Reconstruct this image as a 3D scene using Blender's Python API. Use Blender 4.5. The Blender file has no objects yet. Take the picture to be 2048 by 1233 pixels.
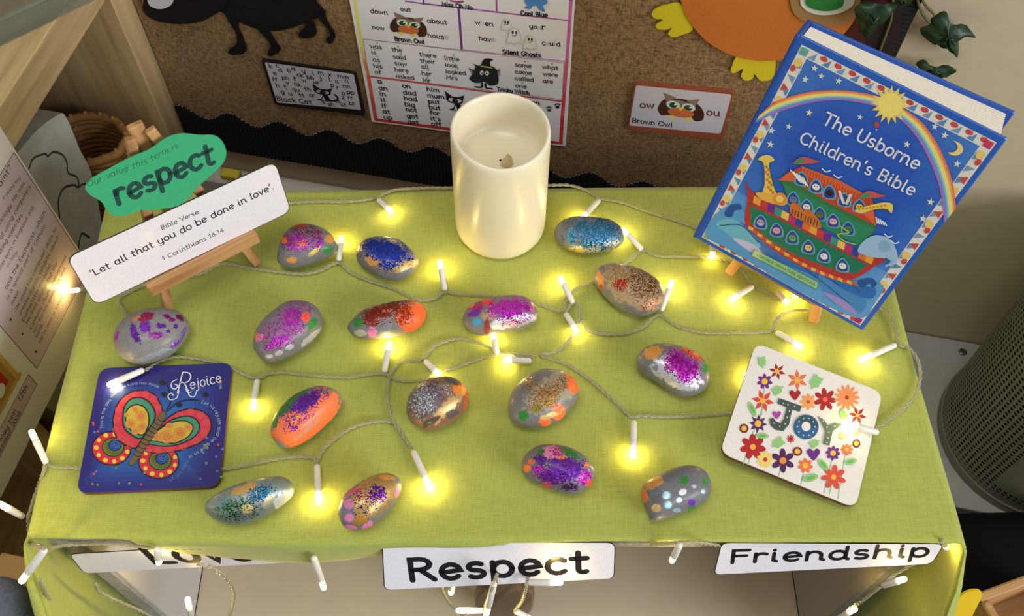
import bpy, math, random
import numpy as np
from mathutils import Vector, noise
random.seed(7)
scene = bpy.context.scene
COL = scene.collection
V = Vector
# ------------------------------------------------------------------ camera
T = 0.34                                   # height of the table top above the floor
FPX, CX, CY = 1950.0, 1024.0, 616.5        # lens in pixels of a 2048 x 1233 frame
def cam_axes(pitch, roll, yaw):
    cp, sp = math.cos(pitch), math.sin(pitch)
    f = V((0, cp, -sp)); u = V((0, sp, cp)); r = V((1, 0, 0))
    c, s = math.cos(roll), math.sin(roll)
    r, u = r * c + u * s, u * c - r * s
    c, s = math.cos(yaw), math.sin(yaw)
    z = lambda v: V((c * v.x - s * v.y, s * v.x + c * v.y, v.z))
    return z(r), z(u), z(f)
CR, CU, CF = cam_axes(math.radians(58.52), math.radians(1.29), math.radians(-2.3))
CPOS = V((0, 0, 0.665 + T))
cam = bpy.data.objects.new('camera', bpy.data.cameras.new('camera'))
COL.objects.link(cam)
cam.data.sensor_width = 36; cam.data.lens = 36 * FPX / 2048
cam.data.clip_start = 0.01; cam.data.clip_end = 50
from mathutils import Matrix
m = Matrix((CR, CU, -CF)).transposed().to_4x4(); m.translation = CPOS
cam.matrix_world = m
scene.camera = cam
# ------------------------------------------------------------------ light
world = bpy.data.worlds.new('world'); scene.world = world
world.use_nodes = True
world.node_tree.nodes['Background'].inputs[0].default_value = (0.93, 0.97, 1.0, 1)
world.node_tree.nodes['Background'].inputs[1].default_value = 0.30
def area(name, loc, target, size, size_y, power, col):
    l = bpy.data.lights.new(name, 'AREA'); l.shape = 'RECTANGLE'; l.size = size; l.size_y = size_y
    l.energy = power; l.color = col
    o = bpy.data.objects.new(name, l); COL.objects.link(o); o.location = loc
    o.rotation_euler = (V(target) - V(loc)).to_track_quat('-Z', 'Y').to_euler()
area('window_light', (2.5, -1.7, 1.65), (0.0, 0.35, T), 1.9, 1.2, 85, (1.0, 0.985, 0.97))
area('ceiling_light', (-0.25, 0.05, 2.75), (-0.2, 0.1, 0), 1.2, 0.6, 19, (1.0, 0.96, 0.88))
scene.view_settings.view_transform = 'Standard'
scene.view_settings.look = 'None'
scene.view_settings.gamma = 1
scene.view_settings.use_curve_mapping = False
scene.view_settings.exposure = 0.0
# ------------------------------------------------------------------ helpers: geometry of the view
def ray(u, v):
    return CF + CR * ((u - CX) / FPX) - CU * ((v - CY) / FPX)
def P(u, v, z=T):
    d = ray(u, v); return CPOS + d * ((z - CPOS.z) / d.z)
def hit(u, v, o, n):
    d = ray(u, v); return CPOS + d * (n.dot(o - CPOS) / n.dot(d))
def proj(p):
    d = p - CPOS; z = d.dot(CF)
    return CX + FPX * d.dot(CR) / z, CY - FPX * d.dot(CU) / z
def lin(c, a=1.0):
    f = lambda x: (x / 255 / 12.92) if x <= 10.3 else (((x / 255) + 0.055) / 1.055) ** 2.4
    return (f(c[0]), f(c[1]), f(c[2]), a)
def zoom(x0, y0, s):
    return lambda x, y: (x0 + x * s, y0 + y * s)
ONE = lambda x, y: (x, y)
# ------------------------------------------------------------------ helpers: objects
def wloc(o):
    v = V((0, 0, 0))
    while o is not None:
        v = v + o.location; o = o.parent
    return v
def mesh(name, verts, faces, mat, parent=None, base=None, smooth=False, cols=None):
    """mesh object from world-space vertices; base = origin for a top-level mesh"""
    off = wloc(parent) if parent else (V(base) if base is not None else V((0, 0, 0)))
    me = bpy.data.meshes.new(name)
    me.from_pydata([tuple(V(p) - off) for p in verts], [], faces)
    me.update()
    if cols is not None:
        at = me.color_attributes.new('Col', 'FLOAT_COLOR', 'CORNER')
        buf = np.empty((len(me.loops), 4), np.float32); k = 0
        for f, c in zip(faces, cols):
            buf[k:k + len(f)] = c; k += len(f)
        at.data.foreach_set('color', buf.ravel())
    if smooth: me.polygons.foreach_set('use_smooth', [True] * len(me.polygons))
    o = bpy.data.objects.new(name, me); COL.objects.link(o)
    if mat: me.materials.append(mat)
    if parent: o.parent = parent
    else: o.location = off
    return o
def tag(o, label, cat, group=None):
    o['label'] = label; o['category'] = cat
    if group: o['group'] = group
    return o
def struct(o, label=None):
    o['kind'] = 'structure'
    if label: o['label'] = label
    return o
def thing(name, loc, label, cat, group=None):
    o = bpy.data.objects.new(name, None); COL.objects.link(o); o.location = loc; o.empty_display_size = 0.02
    return tag(o, label, cat, group)
def box_geo(c, ax, ay, az, hx, hy, hz, bev=0.0):
    """bevelled box: centre c, unit axes, half sizes"""
    vs, fs = [], []
    if bev <= 0:
        for sz in (-1, 1):
            for sx, sy in ((-1, -1), (1, -1), (1, 1), (-1, 1)):
                vs.append(c + ax * hx * sx + ay * hy * sy + az * hz * sz)
        fs = [(3, 2, 1, 0), (4, 5, 6, 7), (0, 1, 5, 4), (1, 2, 6, 5), (2, 3, 7, 6), (3, 0, 4, 7)]
        return vs, fs
    b = min(bev, hx * .9, hy * .9, hz * .9)
    for z, ins in [(-hz, b), (-hz + b, 0), (hz - b, 0), (hz, b)]:
        X, Y = hx - ins, hy - ins; k = min(b, X * .9, Y * .9)
        for px, py in ((-X, -Y + k), (-X + k, -Y), (X - k, -Y), (X, -Y + k), (X, Y - k), (X - k, Y), (-X + k, Y), (-X, Y - k)):
            vs.append(c + ax * px + ay * py + az * z)
    # ring order: (-,-)->(+,-)->(+,+)->(-,+)
    n = 8
    for r in range(3):
        for i in range(n):
            j = (i + 1) % n
            fs.append((r * n + i, r * n + j, (r + 1) * n + j, (r + 1) * n + i))
    fs.append(tuple(range(n - 1, -1, -1))); fs.append(tuple(range(3 * n, 4 * n)))
    return vs, fs
EX, EY, EZ = V((1, 0, 0)), V((0, 1, 0)), V((0, 0, 1))
def box(name, c, half, mat, parent=None, axes=(EX, EY, EZ), bev=0.0, base=None):
    vs, fs = box_geo(V(c), *axes, *half, bev)
    return mesh(name, vs, fs, mat, parent, base if base is not None else (None if parent else c))
def catmull(pts, closed=False, n=8):
    P_ = [np.array(p, float) for p in pts]; N = len(P_); out = []
    segs = N if closed else N - 1
    for i in range(segs):
        if closed: a, b, c, d = P_[i - 1], P_[i], P_[(i + 1) % N], P_[(i + 2) % N]
        else:
            b, c = P_[i], P_[i + 1]
            a = P_[i - 1] if i else 2 * b - c
            d = P_[i + 2] if i + 2 < N else 2 * c - b
        for k in range(n):
            t = k / n
            out.append(0.5 * (2 * b + (c - a) * t + (2 * a - 5 * b + 4 * c - d) * t * t + (3 * b - a - 3 * c + d) * t ** 3))
    if not closed: out.append(P_[-1])
    return out
def tube_geo(path, r, n=6, caps=True, vs=None, fs=None, radii=None):
    vs = [] if vs is None else vs; fs = [] if fs is None else fs
    path = [V(p) for p in path]; N = len(path); b0 = len(vs)
    up = V((0, 0, 1)); prev = None
    for i in range(N):
        t = (path[min(i + 1, N - 1)] - path[max(i - 1, 0)])
        t = t.normalized() if t.length > 1e-12 else V((1, 0, 0))
        if prev is None:
            a = t.cross(up)
            if a.length < 1e-3: a = t.cross(V((1, 0, 0)))
        else: a = prev - t * prev.dot(t)
        a.normalize(); prev = a; b = t.cross(a)
        rr = radii[i] if radii else r
        for k in range(n):
            w = 2 * math.pi * k / n
            vs.append(path[i] + a * (rr * math.cos(w)) + b * (rr * math.sin(w)))
    for i in range(N - 1):
        for k in range(n):
            l = (k + 1) % n
            fs.append((b0 + i * n + k, b0 + i * n + l, b0 + (i + 1) * n + l, b0 + (i + 1) * n + k))
    if caps:
        fs.append(tuple(b0 + k for k in range(n - 1, -1, -1)))
        fs.append(tuple(b0 + (N - 1) * n + k for k in range(n)))
    return vs, fs
def lathe_geo(c, prof, n=32, ax=EX, ay=EY, az=EZ):
    vs, fs = [], []
    for r, z in prof:
        for k in range(n):
            w = 2 * math.pi * k / n
            vs.append(c + ax * (r * math.cos(w)) + ay * (r * math.sin(w)) + az * z)
    for i in range(len(prof) - 1):
        for k in range(n):
            l = (k + 1) % n
            fs.append((i * n + k, i * n + l, (i + 1) * n + l, (i + 1) * n + k))
    return vs, fs
# ------------------------------------------------------------------ materials
def mat_new(name):
    m_ = bpy.data.materials.new(name); m_.use_nodes = True
    nt = m_.node_tree; return m_, nt, nt.nodes, nt.links, nt.nodes['Principled BSDF']
def nd(nt, t, **kw):
    n = nt.nodes.new(t)
    for k, v in kw.items(): setattr(n, k, v)
    return n
def flat(name, c, rough=.6, spec=.4, metal=0.0, coat=0.0, noise_amt=0.0, noise_scale=40, bump=0.0, bscale=200):
    m_, nt, N, L, b = mat_new(name)
    b.inputs['Roughness'].default_value = rough; b.inputs['Specular IOR Level'].default_value = spec
    b.inputs['Metallic'].default_value = metal; b.inputs['Coat Weight'].default_value = coat
    b.inputs['Base Color'].default_value = lin(c)
    if noise_amt or bump:
        tc = nd(nt, 'ShaderNodeTexCoord')
    if noise_amt:
        tx = nd(nt, 'ShaderNodeTexNoise'); tx.inputs['Scale'].default_value = noise_scale; tx.inputs['Detail'].default_value = 5
        L.new(tc.outputs['Object'], tx.inputs['Vector'])
        mx = nd(nt, 'ShaderNodeMix', data_type='RGBA')
        a = [max(0, x * (1 - noise_amt)) for x in c]; d = [min(255, x * (1 + noise_amt)) for x in c]
        mx.inputs['A'].default_value = lin(a); mx.inputs['B'].default_value = lin(d)
        L.new(tx.outputs['Fac'], mx.inputs['Factor']); L.new(mx.outputs['Result'], b.inputs['Base Color'])
    if bump:
        tx2 = nd(nt, 'ShaderNodeTexNoise'); tx2.inputs['Scale'].default_value = bscale; tx2.inputs['Detail'].default_value = 4
        L.new(tc.outputs['Object'], tx2.inputs['Vector'])
        bp = nd(nt, 'ShaderNodeBump'); bp.inputs['Strength'].default_value = bump; bp.inputs['Distance'].default_value = .001
        L.new(tx2.outputs['Fac'], bp.inputs['Height']); L.new(bp.outputs['Normal'], b.inputs['Normal'])
    return m_
def colmat(name, rough=.6, spec=.35, coat=0.0, coat_rough=.1, grain=0.06):
    m_, nt, N, L, b = mat_new(name)
    at = nd(nt, 'ShaderNodeAttribute', attribute_name='Col')
    b.inputs['Roughness'].default_value = rough; b.inputs['Specular IOR Level'].default_value = spec
    b.inputs['Coat Weight'].default_value = coat; b.inputs['Coat Roughness'].default_value = coat_rough
    tc = nd(nt, 'ShaderNodeTexCoord')
    tx = nd(nt, 'ShaderNodeTexNoise'); tx.inputs['Scale'].default_value = 900; tx.inputs['Detail'].default_value = 2
    L.new(tc.outputs['Object'], tx.inputs['Vector'])
    mr = nd(nt, 'ShaderNodeMapRange'); mr.inputs['To Min'].default_value = 1 - grain * 2; mr.inputs['To Max'].default_value = 1 + grain * 2
    L.new(tx.outputs['Fac'], mr.inputs['Value'])
    vm = nd(nt, 'ShaderNodeVectorMath', operation='SCALE')
    L.new(at.outputs['Color'], vm.inputs[0]); L.new(mr.outputs['Result'], vm.inputs['Scale'])
    L.new(vm.outputs['Vector'], b.inputs['Base Color'])
    return m_
def woodmat(name, c1, c2, axis, scale=60, rough=.55):
    """grain runs along the world axis given"""
    m_, nt, N, L, b = mat_new(name)
    tc = nd(nt, 'ShaderNodeTexCoord')
    q = V(axis).normalized().to_track_quat('X', 'Z').to_euler()
    mp = nd(nt, 'ShaderNodeMapping', vector_type='TEXTURE'); mp.inputs['Rotation'].default_value = q
    mp.inputs['Scale'].default_value = (14, 1, 1)
    L.new(tc.outputs['Object'], mp.inputs['Vector'])
    tx = nd(nt, 'ShaderNodeTexNoise'); tx.inputs['Scale'].default_value = scale; tx.inputs['Detail'].default_value = 6; tx.inputs['Distortion'].default_value = .4
    L.new(mp.outputs['Vector'], tx.inputs['Vector'])
    cr = nd(nt, 'ShaderNodeValToRGB'); cr.color_ramp.elements[0].position = .32; cr.color_ramp.elements[1].position = .68
    cr.color_ramp.elements[0].color = lin(c1); cr.color_ramp.elements[1].color = lin(c2)
    L.new(tx.outputs['Fac'], cr.inputs['Fac']); L.new(cr.outputs['Color'], b.inputs['Base Color'])
    b.inputs['Roughness'].default_value = rough; b.inputs['Specular IOR Level'].default_value = .3
    bp = nd(nt, 'ShaderNodeBump'); bp.inputs['Strength'].default_value = .15; bp.inputs['Distance'].default_value = .0005
    L.new(tx.outputs['Fac'], bp.inputs['Height']); L.new(bp.outputs['Normal'], b.inputs['Normal'])
    return m_
def weavemat(name, c1, c2, s1=900, s2=900, stretch=22, big=(6, .12), rough=.85, bump=.35, rot=(0, 0, 0), sheen=.2, slub=.5):
    m_, nt, N, L, b = mat_new(name)
    tc = nd(nt, 'ShaderNodeTexCoord')
    def ns(sc, scale, rz=0):
        m0 = nd(nt, 'ShaderNodeMapping'); m0.inputs['Rotation'].default_value = rot
        mp = nd(nt, 'ShaderNodeMapping'); mp.inputs['Scale'].default_value = sc
        L.new(tc.outputs['Object'], m0.inputs['Vector']); L.new(m0.outputs['Vector'], mp.inputs['Vector'])
        tx = nd(nt, 'ShaderNodeTexNoise'); tx.inputs['Scale'].default_value = scale; tx.inputs['Detail'].default_value = 3
        L.new(mp.outputs['Vector'], tx.inputs['Vector']); return tx
    a = ns((1, 1 / stretch, 1), s1); c = ns((1 / stretch, 1, 1), s2)
    ad = nd(nt, 'ShaderNodeMath', operation='ADD'); L.new(a.outputs['Fac'], ad.inputs[0]); L.new(c.outputs['Fac'], ad.inputs[1])
    bg = ns((1, 1, 1), big[0])
    ml = nd(nt, 'ShaderNodeMath', operation='MULTIPLY_ADD'); ml.inputs[1].default_value = big[1]
    L.new(bg.outputs['Fac'], ml.inputs[0]); L.new(ad.outputs['Value'], ml.inputs[2])
    mr = nd(nt, 'ShaderNodeMapRange'); mr.inputs['From Min'].default_value = .72; mr.inputs['From Max'].default_value = 1.3
    L.new(ml.outputs['Value'], mr.inputs['Value'])
    mx = nd(nt, 'ShaderNodeMix', data_type='RGBA'); mx.inputs['A'].default_value = lin(c1); mx.inputs['B'].default_value = lin(c2)
    L.new(mr.outputs['Result'], mx.inputs['Factor']); L.new(mx.outputs['Result'], b.inputs['Base Color'])
    b.inputs['Roughness'].default_value = rough; b.inputs['Specular IOR Level'].default_value = .2
    b.inputs['Sheen Weight'].default_value = sheen
    bp = nd(nt, 'ShaderNodeBump'); bp.inputs['Strength'].default_value = bump; bp.inputs['Distance'].default_value = .0008
    L.new(ad.outputs['Value'], bp.inputs['Height']); L.new(bp.outputs['Normal'], b.inputs['Normal'])
    return m_
M_PRINT = colmat('printed_paper', .75, .25)
M_LAM = colmat('laminated_print', .45, .35, coat=.25, coat_rough=.15)
M_GLOSS = colmat('glossy_print', .35, .4, coat=.35, coat_rough=.12)
M_CARDST = colmat('coloured_card', .85, .2)
M_WHITEP = flat('white_paper', (235, 233, 236), .7, .3)
M_LAMW = flat('laminated_white', (236, 235, 240), .4, .4, coat=.3)
# ------------------------------------------------------------------ single-stroke alphabet
def arc(cx, cy, rx, ry, a0, a1, n=None):
    n = n or max(4, int(abs(a1 - a0) / 26))
    return [(cx + rx * math.cos(math.radians(a0 + (a1 - a0) * i / n)), cy + ry * math.sin(math.radians(a0 + (a1 - a0) * i / n))) for i in range(n + 1)]
_bowl = lambda cx: arc(cx, .25, .2, .25, 0, 360)
GL = {
 'a': (.56, [_bowl(.25), [(.45, .5), (.45, .07), (.53, 0)]]),
 'b': (.52, [[(.07, .74), (.07, 0)], _bowl(.27)]),
 'c': (.47, [arc(.26, .25, .21, .25, 45, 315)]),
 'd': (.56, [_bowl(.25), [(.45, .74), (.45, .07), (.53, 0)]]),
 'e': (.5, [[(.06, .23)] + arc(.26, .25, .2, .25, 8, 318)]),
 'f': (.38, [arc(.27, .58, .12, .16, 40, 180) + [(.15, 0)], [(.02, .46), (.34, .46)]]),
 'g': (.54, [_bowl(.25), [(.45, .5), (.45, -.08)] + arc(.25, -.08, .2, .15, 0, -150)]),
 'h': (.54, [[(.07, .74), (.07, 0)], arc(.25, .28, .18, .22, 165, 0) + [(.43, .07), (.51, 0)]]),
 'i': (.25, [[(.1, .5), (.1, .07), (.19, 0)], [(.1, .67), (.1, .69)]]),
 'j': (.27, [[(.18, .5), (.18, -.1)] + arc(.06, -.1, .12, .12, 0, -140), [(.18, .67), (.18, .69)]]),
 'k': (.46, [[(.07, .74), (.07, 0)], [(.38, .48), (.09, .2), (.42, 0)]]),
 'l': (.25, [[(.1, .74), (.1, .07), (.19, 0)]]),
 'm': (.8, [[(.07, .5), (.07, 0)], arc(.22, .32, .15, .18, 165, 0) + [(.37, 0)], arc(.53, .32, .16, .18, 165, 0) + [(.69, .07), (.77, 0)]]),
 'n': (.54, [[(.07, .5), (.07, 0)], arc(.25, .28, .18, .22, 165, 0) + [(.43, .07), (.51, 0)]]),
 'o': (.52, [arc(.26, .25, .21, .25, 0, 360)]),
 'p': (.52, [[(.07, .5), (.07, -.24)], _bowl(.27)]),
 'q': (.54, [_bowl(.25), [(.45, .5), (.45, -.24)]]),
 'r': (.37, [[(.07, .5), (.07, 0)], arc(.24, .3, .17, .2, 165, 50)]),
 's': (.44, [arc(.22, .375, .15, .125, 40, 250) + arc(.22, .125, .16, .125, 80, -140)]),
 't': (.4, [[(.16, .68), (.16, .1)] + arc(.26, .1, .1, .1, 180, 310), [(.02, .48), (.34, .48)]]),
 'u': (.55, [[(.07, .5), (.07, .2)] + arc(.25, .2, .18, .2, 180, 350), [(.44, .5), (.44, .07), (.52, 0)]]),
 'v': (.46, [[(.04, .5), (.23, 0), (.42, .5)]]),
 'w': (.68, [[(.04, .5), (.18, 0), (.34, .46), (.5, 0), (.64, .5)]]),
 'x': (.46, [[(.05, .5), (.42, 0)], [(.42, .5), (.05, 0)]]),
 'y': (.52, [[(.07, .5), (.07, .2)] + arc(.25, .2, .18, .2, 180, 350), [(.44, .5), (.44, -.08)] + arc(.25, -.08, .19, .15, 0, -140)]),
 'z': (.46, [[(.06, .5), (.4, .5), (.05, 0), (.42, 0)]]),
 'A': (.64, [[(.03, 0), (.31, .73), (.6, 0)], [(.13, .25), (.49, .25)]]),
 'B': (.56, [[(.08, 0), (.08, .73), (.25, .73)] + arc(.27, .555, .19, .175, 90, -90) + [(.08, .38)], [(.27, .38)] + arc(.28, .19, .22, .19, 90, -90) + [(.08, 0)]]),
 'C': (.62, [arc(.36, .365, .31, .365, 50, 310)]),
 'E': (.52, [[(.46, .73), (.08, .73), (.08, 0), (.46, 0)], [(.08, .38), (.4, .38)]]),
 'F': (.52, [[(.48, .73), (.08, .73), (.08, 0)], [(.08, .4), (.42, .4)]]),
 'G': (.66, [arc(.36, .365, .31, .365, 50, 340) + [(.65, .34), (.42, .34)]]),
 'H': (.62, [[(.08, .73), (.08, 0)], [(.53, .73), (.53, 0)], [(.08, .38), (.53, .38)]]),
 'I': (.28, [[(.13, .73), (.13, 0)]]),
 'L': (.5, [[(.08, .73), (.08, 0), (.46, 0)]]),
 'M': (.78, [[(.07, 0), (.12, .73), (.38, .2), (.64, .73), (.7, 0)]]),
 'N': (.66, [[(.08, 0), (.08, .73), (.56, 0), (.56, .73)]]),
 'O': (.74, [arc(.37, .365, .32, .365, 0, 360)]),
 'R': (.58, [[(.08, 0), (.08, .73), (.26, .73)] + arc(.28, .55, .2, .18, 90, -90) + [(.08, .37)], [(.26, .37), (.55, 0)]]),
 'S': (.54, [arc(.27, .545, .2, .185, 40, 255) + arc(.27, .18, .21, .18, 75, -145)]),
 'T': (.6, [[(.02, .73), (.57, .73)], [(.3, .73), (.3, 0)]]),
 'U': (.64, [[(.07, .73), (.07, .25)] + arc(.31, .25, .24, .25, 180, 360) + [(.55, .73)]]),
 'D': (.64, [[(.08, 0), (.08, .73), (.22, .73)] + arc(.22, .365, .36, .365, 90, -90) + [(.08, 0)]]),
 'V': (.62, [[(.03, .73), (.31, 0), (.58, .73)]]),
 'W': (.88, [[(.03, .73), (.22, 0), (.44, .7), (.66, 0), (.85, .73)]]),
 '0': (.5, [arc(.25, .36, .2, .36, 0, 360)]),
 '1': (.36, [[(.05, .58), (.2, .73), (.2, 0)]]),
 '2': (.5, [arc(.24, .53, .19, .2, 160, -30) + [(.06, 0), (.45, 0)]]),
 '4': (.54, [[(.34, 0), (.34, .73), (.04, .22), (.48, .22)]]),
 '6': (.5, [[(.38, .73)] + arc(.25, .22, .2, .22, 150, 510)]),
 '8': (.5, [arc(.25, .54, .16, .18, 0, 360), arc(.25, .18, .2, .18, 0, 360)]),
 '9': (.5, [arc(.25, .52, .19, .21, 0, 360) + [(.4, .3), (.3, 0)]]),
 '.': (.2, [[(.09, .02), (.1, .02)]]), ',': (.2, [[(.1, .03), (.06, -.1)]]), ':': (.22, [[(.1, .05), (.11, .05)], [(.1, .42), (.11, .42)]]),
 "'": (.18, [[(.09, .76), (.07, .6)]]), '-': (.42, [[(.06, .28), (.34, .28)]]), '!': (.22, [[(.1, .73), (.1, .22)], [(.1, .02), (.11, .02)]]),
 '?': (.46, [arc(.23, .55, .17, .18, 165, -60) + [(.22, .2)], [(.22, .02), (.23, .02)]]), ' ': (.3, []),
}
# ------------------------------------------------------------------ flat artwork on a plane
class Plane:
    def __init__(s, o, e1, e2):
        s.o = V(o); s.e1 = V(e1).normalized(); s.n = s.e1.cross(V(e2)).normalized(); s.e2 = s.n.cross(s.e1)
    def px(s, u, v):
        d = hit(u, v, s.o, s.n) - s.o; return np.array((d.dot(s.e1), d.dot(s.e2)))
    def at(s, a, b, h=0.0):
        return s.o + s.e1 * a + s.e2 * b + s.n * h
class Art:
    def __init__(s, plane, z=ONE, h=0.0, step=3e-6):
        s.pl = plane; s.z = z; s.h = h + 2.5e-5; s.step = step; s.vs = []; s.fs = []; s.cs = []
    def q(s, x, y): return s.pl.px(*s.z(x, y))
    def _add(s, pts, faces, c):
        b = len(s.vs)
        s.vs += [s.pl.at(p[0], p[1], s.h) for p in pts]
        c = lin(c)
        for f in faces: s.fs.append(tuple(b + i for i in f)); s.cs.append(c)
    def up(s): s.h += s.step
    def local(s, pts, c):
        s._add(pts, [tuple(range(len(pts)))], c); s.up()
    def poly(s, pts, c): s.local([s.q(*p) for p in pts], c)
    def curve(s, pts, c, n=6): s.local([s.q(*p) for p in catmull(pts, True, n)], c)
    def ell(s, x, y, rx, ry, rot, c, n=20):
        k, g = math.cos(math.radians(rot)), math.sin(math.radians(rot)); pts = []
        for i in range(n):
            w = 2 * math.pi * i / n; a, b = rx * math.cos(w), ry * math.sin(w)
            pts.append((x + a * k - b * g, y + a * g + b * k))
        s.poly(pts, c)
    def star(s, x, y, r, c, n=5, inner=.4, rot=0):
        s.poly([(x + (r if i % 2 == 0 else r * inner) * math.sin(math.pi * i / n + rot), y - (r if i % 2 == 0 else r * inner) * math.cos(math.pi * i / n + rot)) for i in range(2 * n)], c)
    def ribbon(s, pts, w, c, closed=False):
        """stroke of width w (metres) through local points, round ends"""
        p = [np.array(x, float) for x in pts]
        p = [p[0]] + [p[i] for i in range(1, len(p)) if np.hypot(*(p[i] - p[i - 1])) > 1e-7]
        if len(p) < 2: p = [p[0], p[0] + np.array((1e-6, 0))]
        N = len(p); out = []; fa = []; r = w / 2
        for i in range(N):
            a = p[i] - p[i - 1] if i else p[1] - p[0]
            b = p[i + 1] - p[i] if i < N - 1 else p[i] - p[i - 1]
            a = a / np.hypot(*a); b = b / np.hypot(*b); t = a + b
            l = np.hypot(*t); t = t / l if l > .3 else a
            nn = np.array((-t[1], t[0])); k = 1 / max(.5, abs(nn @ np.array((-a[1], a[0]))))
            out += [p[i] + nn * r * k, p[i] - nn * r * k]
        for i in range(N - 1): fa.append((2 * i, 2 * i + 1, 2 * i + 3, 2 * i + 2))
        for e, d in ((0, p[0] - p[1]), (N - 1, p[-1] - p[-2])):
            d = d / np.hypot(*d); nn = np.array((-d[1], d[0])); b = len(out)
            ring = [p[e] + r * (nn * math.cos(w_) + d * math.sin(w_)) for w_ in np.linspace(0, math.pi, 6)]
            out += ring; fa.append(tuple(range(b, b + 6)))
        s._add(out, fa, c)
    def line(s, pts, w, c, smooth=False):
        """w in zoom pixels"""
        if smooth: pts = catmull(pts, False, 6)
        a, b = s.q(*pts[0]), s.q(pts[0][0] + 1, pts[0][1])
        a2 = s.q(pts[0][0], pts[0][1] + 1)
        k = (np.hypot(*(b - a)) + np.hypot(*(a2 - a))) / 2
        s.ribbon([s.q(*p) for p in pts], w * k, c); s.up()
    def text(s, txt, path, c, weight=.1, hr=1.0, slant=0.0, jit=0.0, track=.05):
        """writes txt along the zoom-pixel path (baseline); width is fitted to the path"""
        p = [s.q(*x) for x in path]
        L = [0]
        for i in range(1, len(p)): L.append(L[-1] + np.hypot(*(p[i] - p[i - 1])))
        W = sum(GL[ch][0] + track for ch in txt) - track; sx = L[-1] / W
        sy = sx * hr
        def at(x, y):
            d = min(max(x, 0), L[-1] - 1e-9); i = 0
            while i < len(L) - 2 and d > L[i + 1]: i += 1
            t = (p[i + 1] - p[i]) / max(1e-9, L[i + 1] - L[i]); n = np.array((-t[1], t[0]))
            return p[i] + t * (x - L[i]) + n * y
        x = 0
        for ch in txt:
            adv, st = GL[ch]; dy = random.uniform(-jit, jit) * sy
            for k in st:
                s.ribbon([at((x + a + slant * b) * sx, b * sy + dy) for a, b in k], weight * sy, c)
            x += adv + track
        s.up()
    def build(s, name, parent, mat=None, label=None):
        if not s.vs: return None
        o = mesh(name, s.vs, s.fs, mat or M_PRINT, parent, cols=s.cs)
        if label: o['label'] = label
        s.vs, s.fs, s.cs = [], [], []
        return o
def rounded(pts, r, n=5):
    """round the corners of a local polygon"""
    P_ = [np.array(p, float) for p in pts]; N = len(P_); out = []
    for i in range(N):
        a, b, c = P_[i - 1], P_[i], P_[(i + 1) % N]
        u = (a - b) / np.hypot(*(a - b)); w = (c - b) / np.hypot(*(c - b))
        p0, p1 = b + u * r, b + w * r
        for k in range(n + 1):
            t = k / n; out.append((1 - t) ** 2 * p0 + 2 * t * (1 - t) * b + t * t * p1)
    return out
def plate_geo(pl, pts, h0, h1, vs=None, fs=None):
    vs = [] if vs is None else vs; fs = [] if fs is None else fs
    b = len(vs); n = len(pts)
    ar = sum(pts[i - 1][0] * pts[i][1] - pts[i][0] * pts[i - 1][1] for i in range(n))
    if ar < 0: pts = pts[::-1]
    vs += [pl.at(p[0], p[1], h0) for p in pts] + [pl.at(p[0], p[1], h1) for p in pts]
    fs.append(tuple(b + i for i in range(n - 1, -1, -1))); fs.append(tuple(b + n + i for i in range(n)))
    for i in range(n):
        j = (i + 1) % n; fs.append((b + i, b + j, b + n + j, b + n + i))
    return vs, fs
def plate(name, pl, pts, h0, h1, mat, parent=None, base=None, col=None):
    vs, fs = plate_geo(pl, pts, h0, h1)
    return mesh(name, vs, fs, mat, parent, base, cols=[lin(col)] * len(fs) if col else None)
# ================================================================== SETTING
WA = math.radians(-12.6)
WX = V((math.cos(WA), math.sin(WA), 0)); WY = V((-WX.y, WX.x, 0))
W0 = P(1817, 667, 0.0)
def WL(x, y, z): return W0 + WX * x + WY * y + EZ * z
M_WALL = flat('wall_paint', (196, 182, 156), .8, .2, noise_amt=.03, noise_scale=60)
M_FLOOR = flat('grey_vinyl_floor', (62, 60, 58), .6, .3, noise_amt=.08, noise_scale=300)
M_PLATE = flat('painted_plate', (172, 172, 170), .6, .3, noise_amt=.04, noise_scale=200)
fl = box('floor', (0, .1, -.02), (1.6, 1.5, .02), M_FLOOR); struct(fl)
wl = box('wall_back', WL(-.3, .06, 1.1), (1.5, .06, 1.1), M_WALL, axes=(WX, WY, EZ)); struct(wl)
trunk = box('trim_1', WL(-.6, -.012, .085), (.27, .012, .018), flat('trunking', (205, 200, 190), .5, .3), axes=(WX, WY, EZ), bev=.003); struct(trunk)
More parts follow.
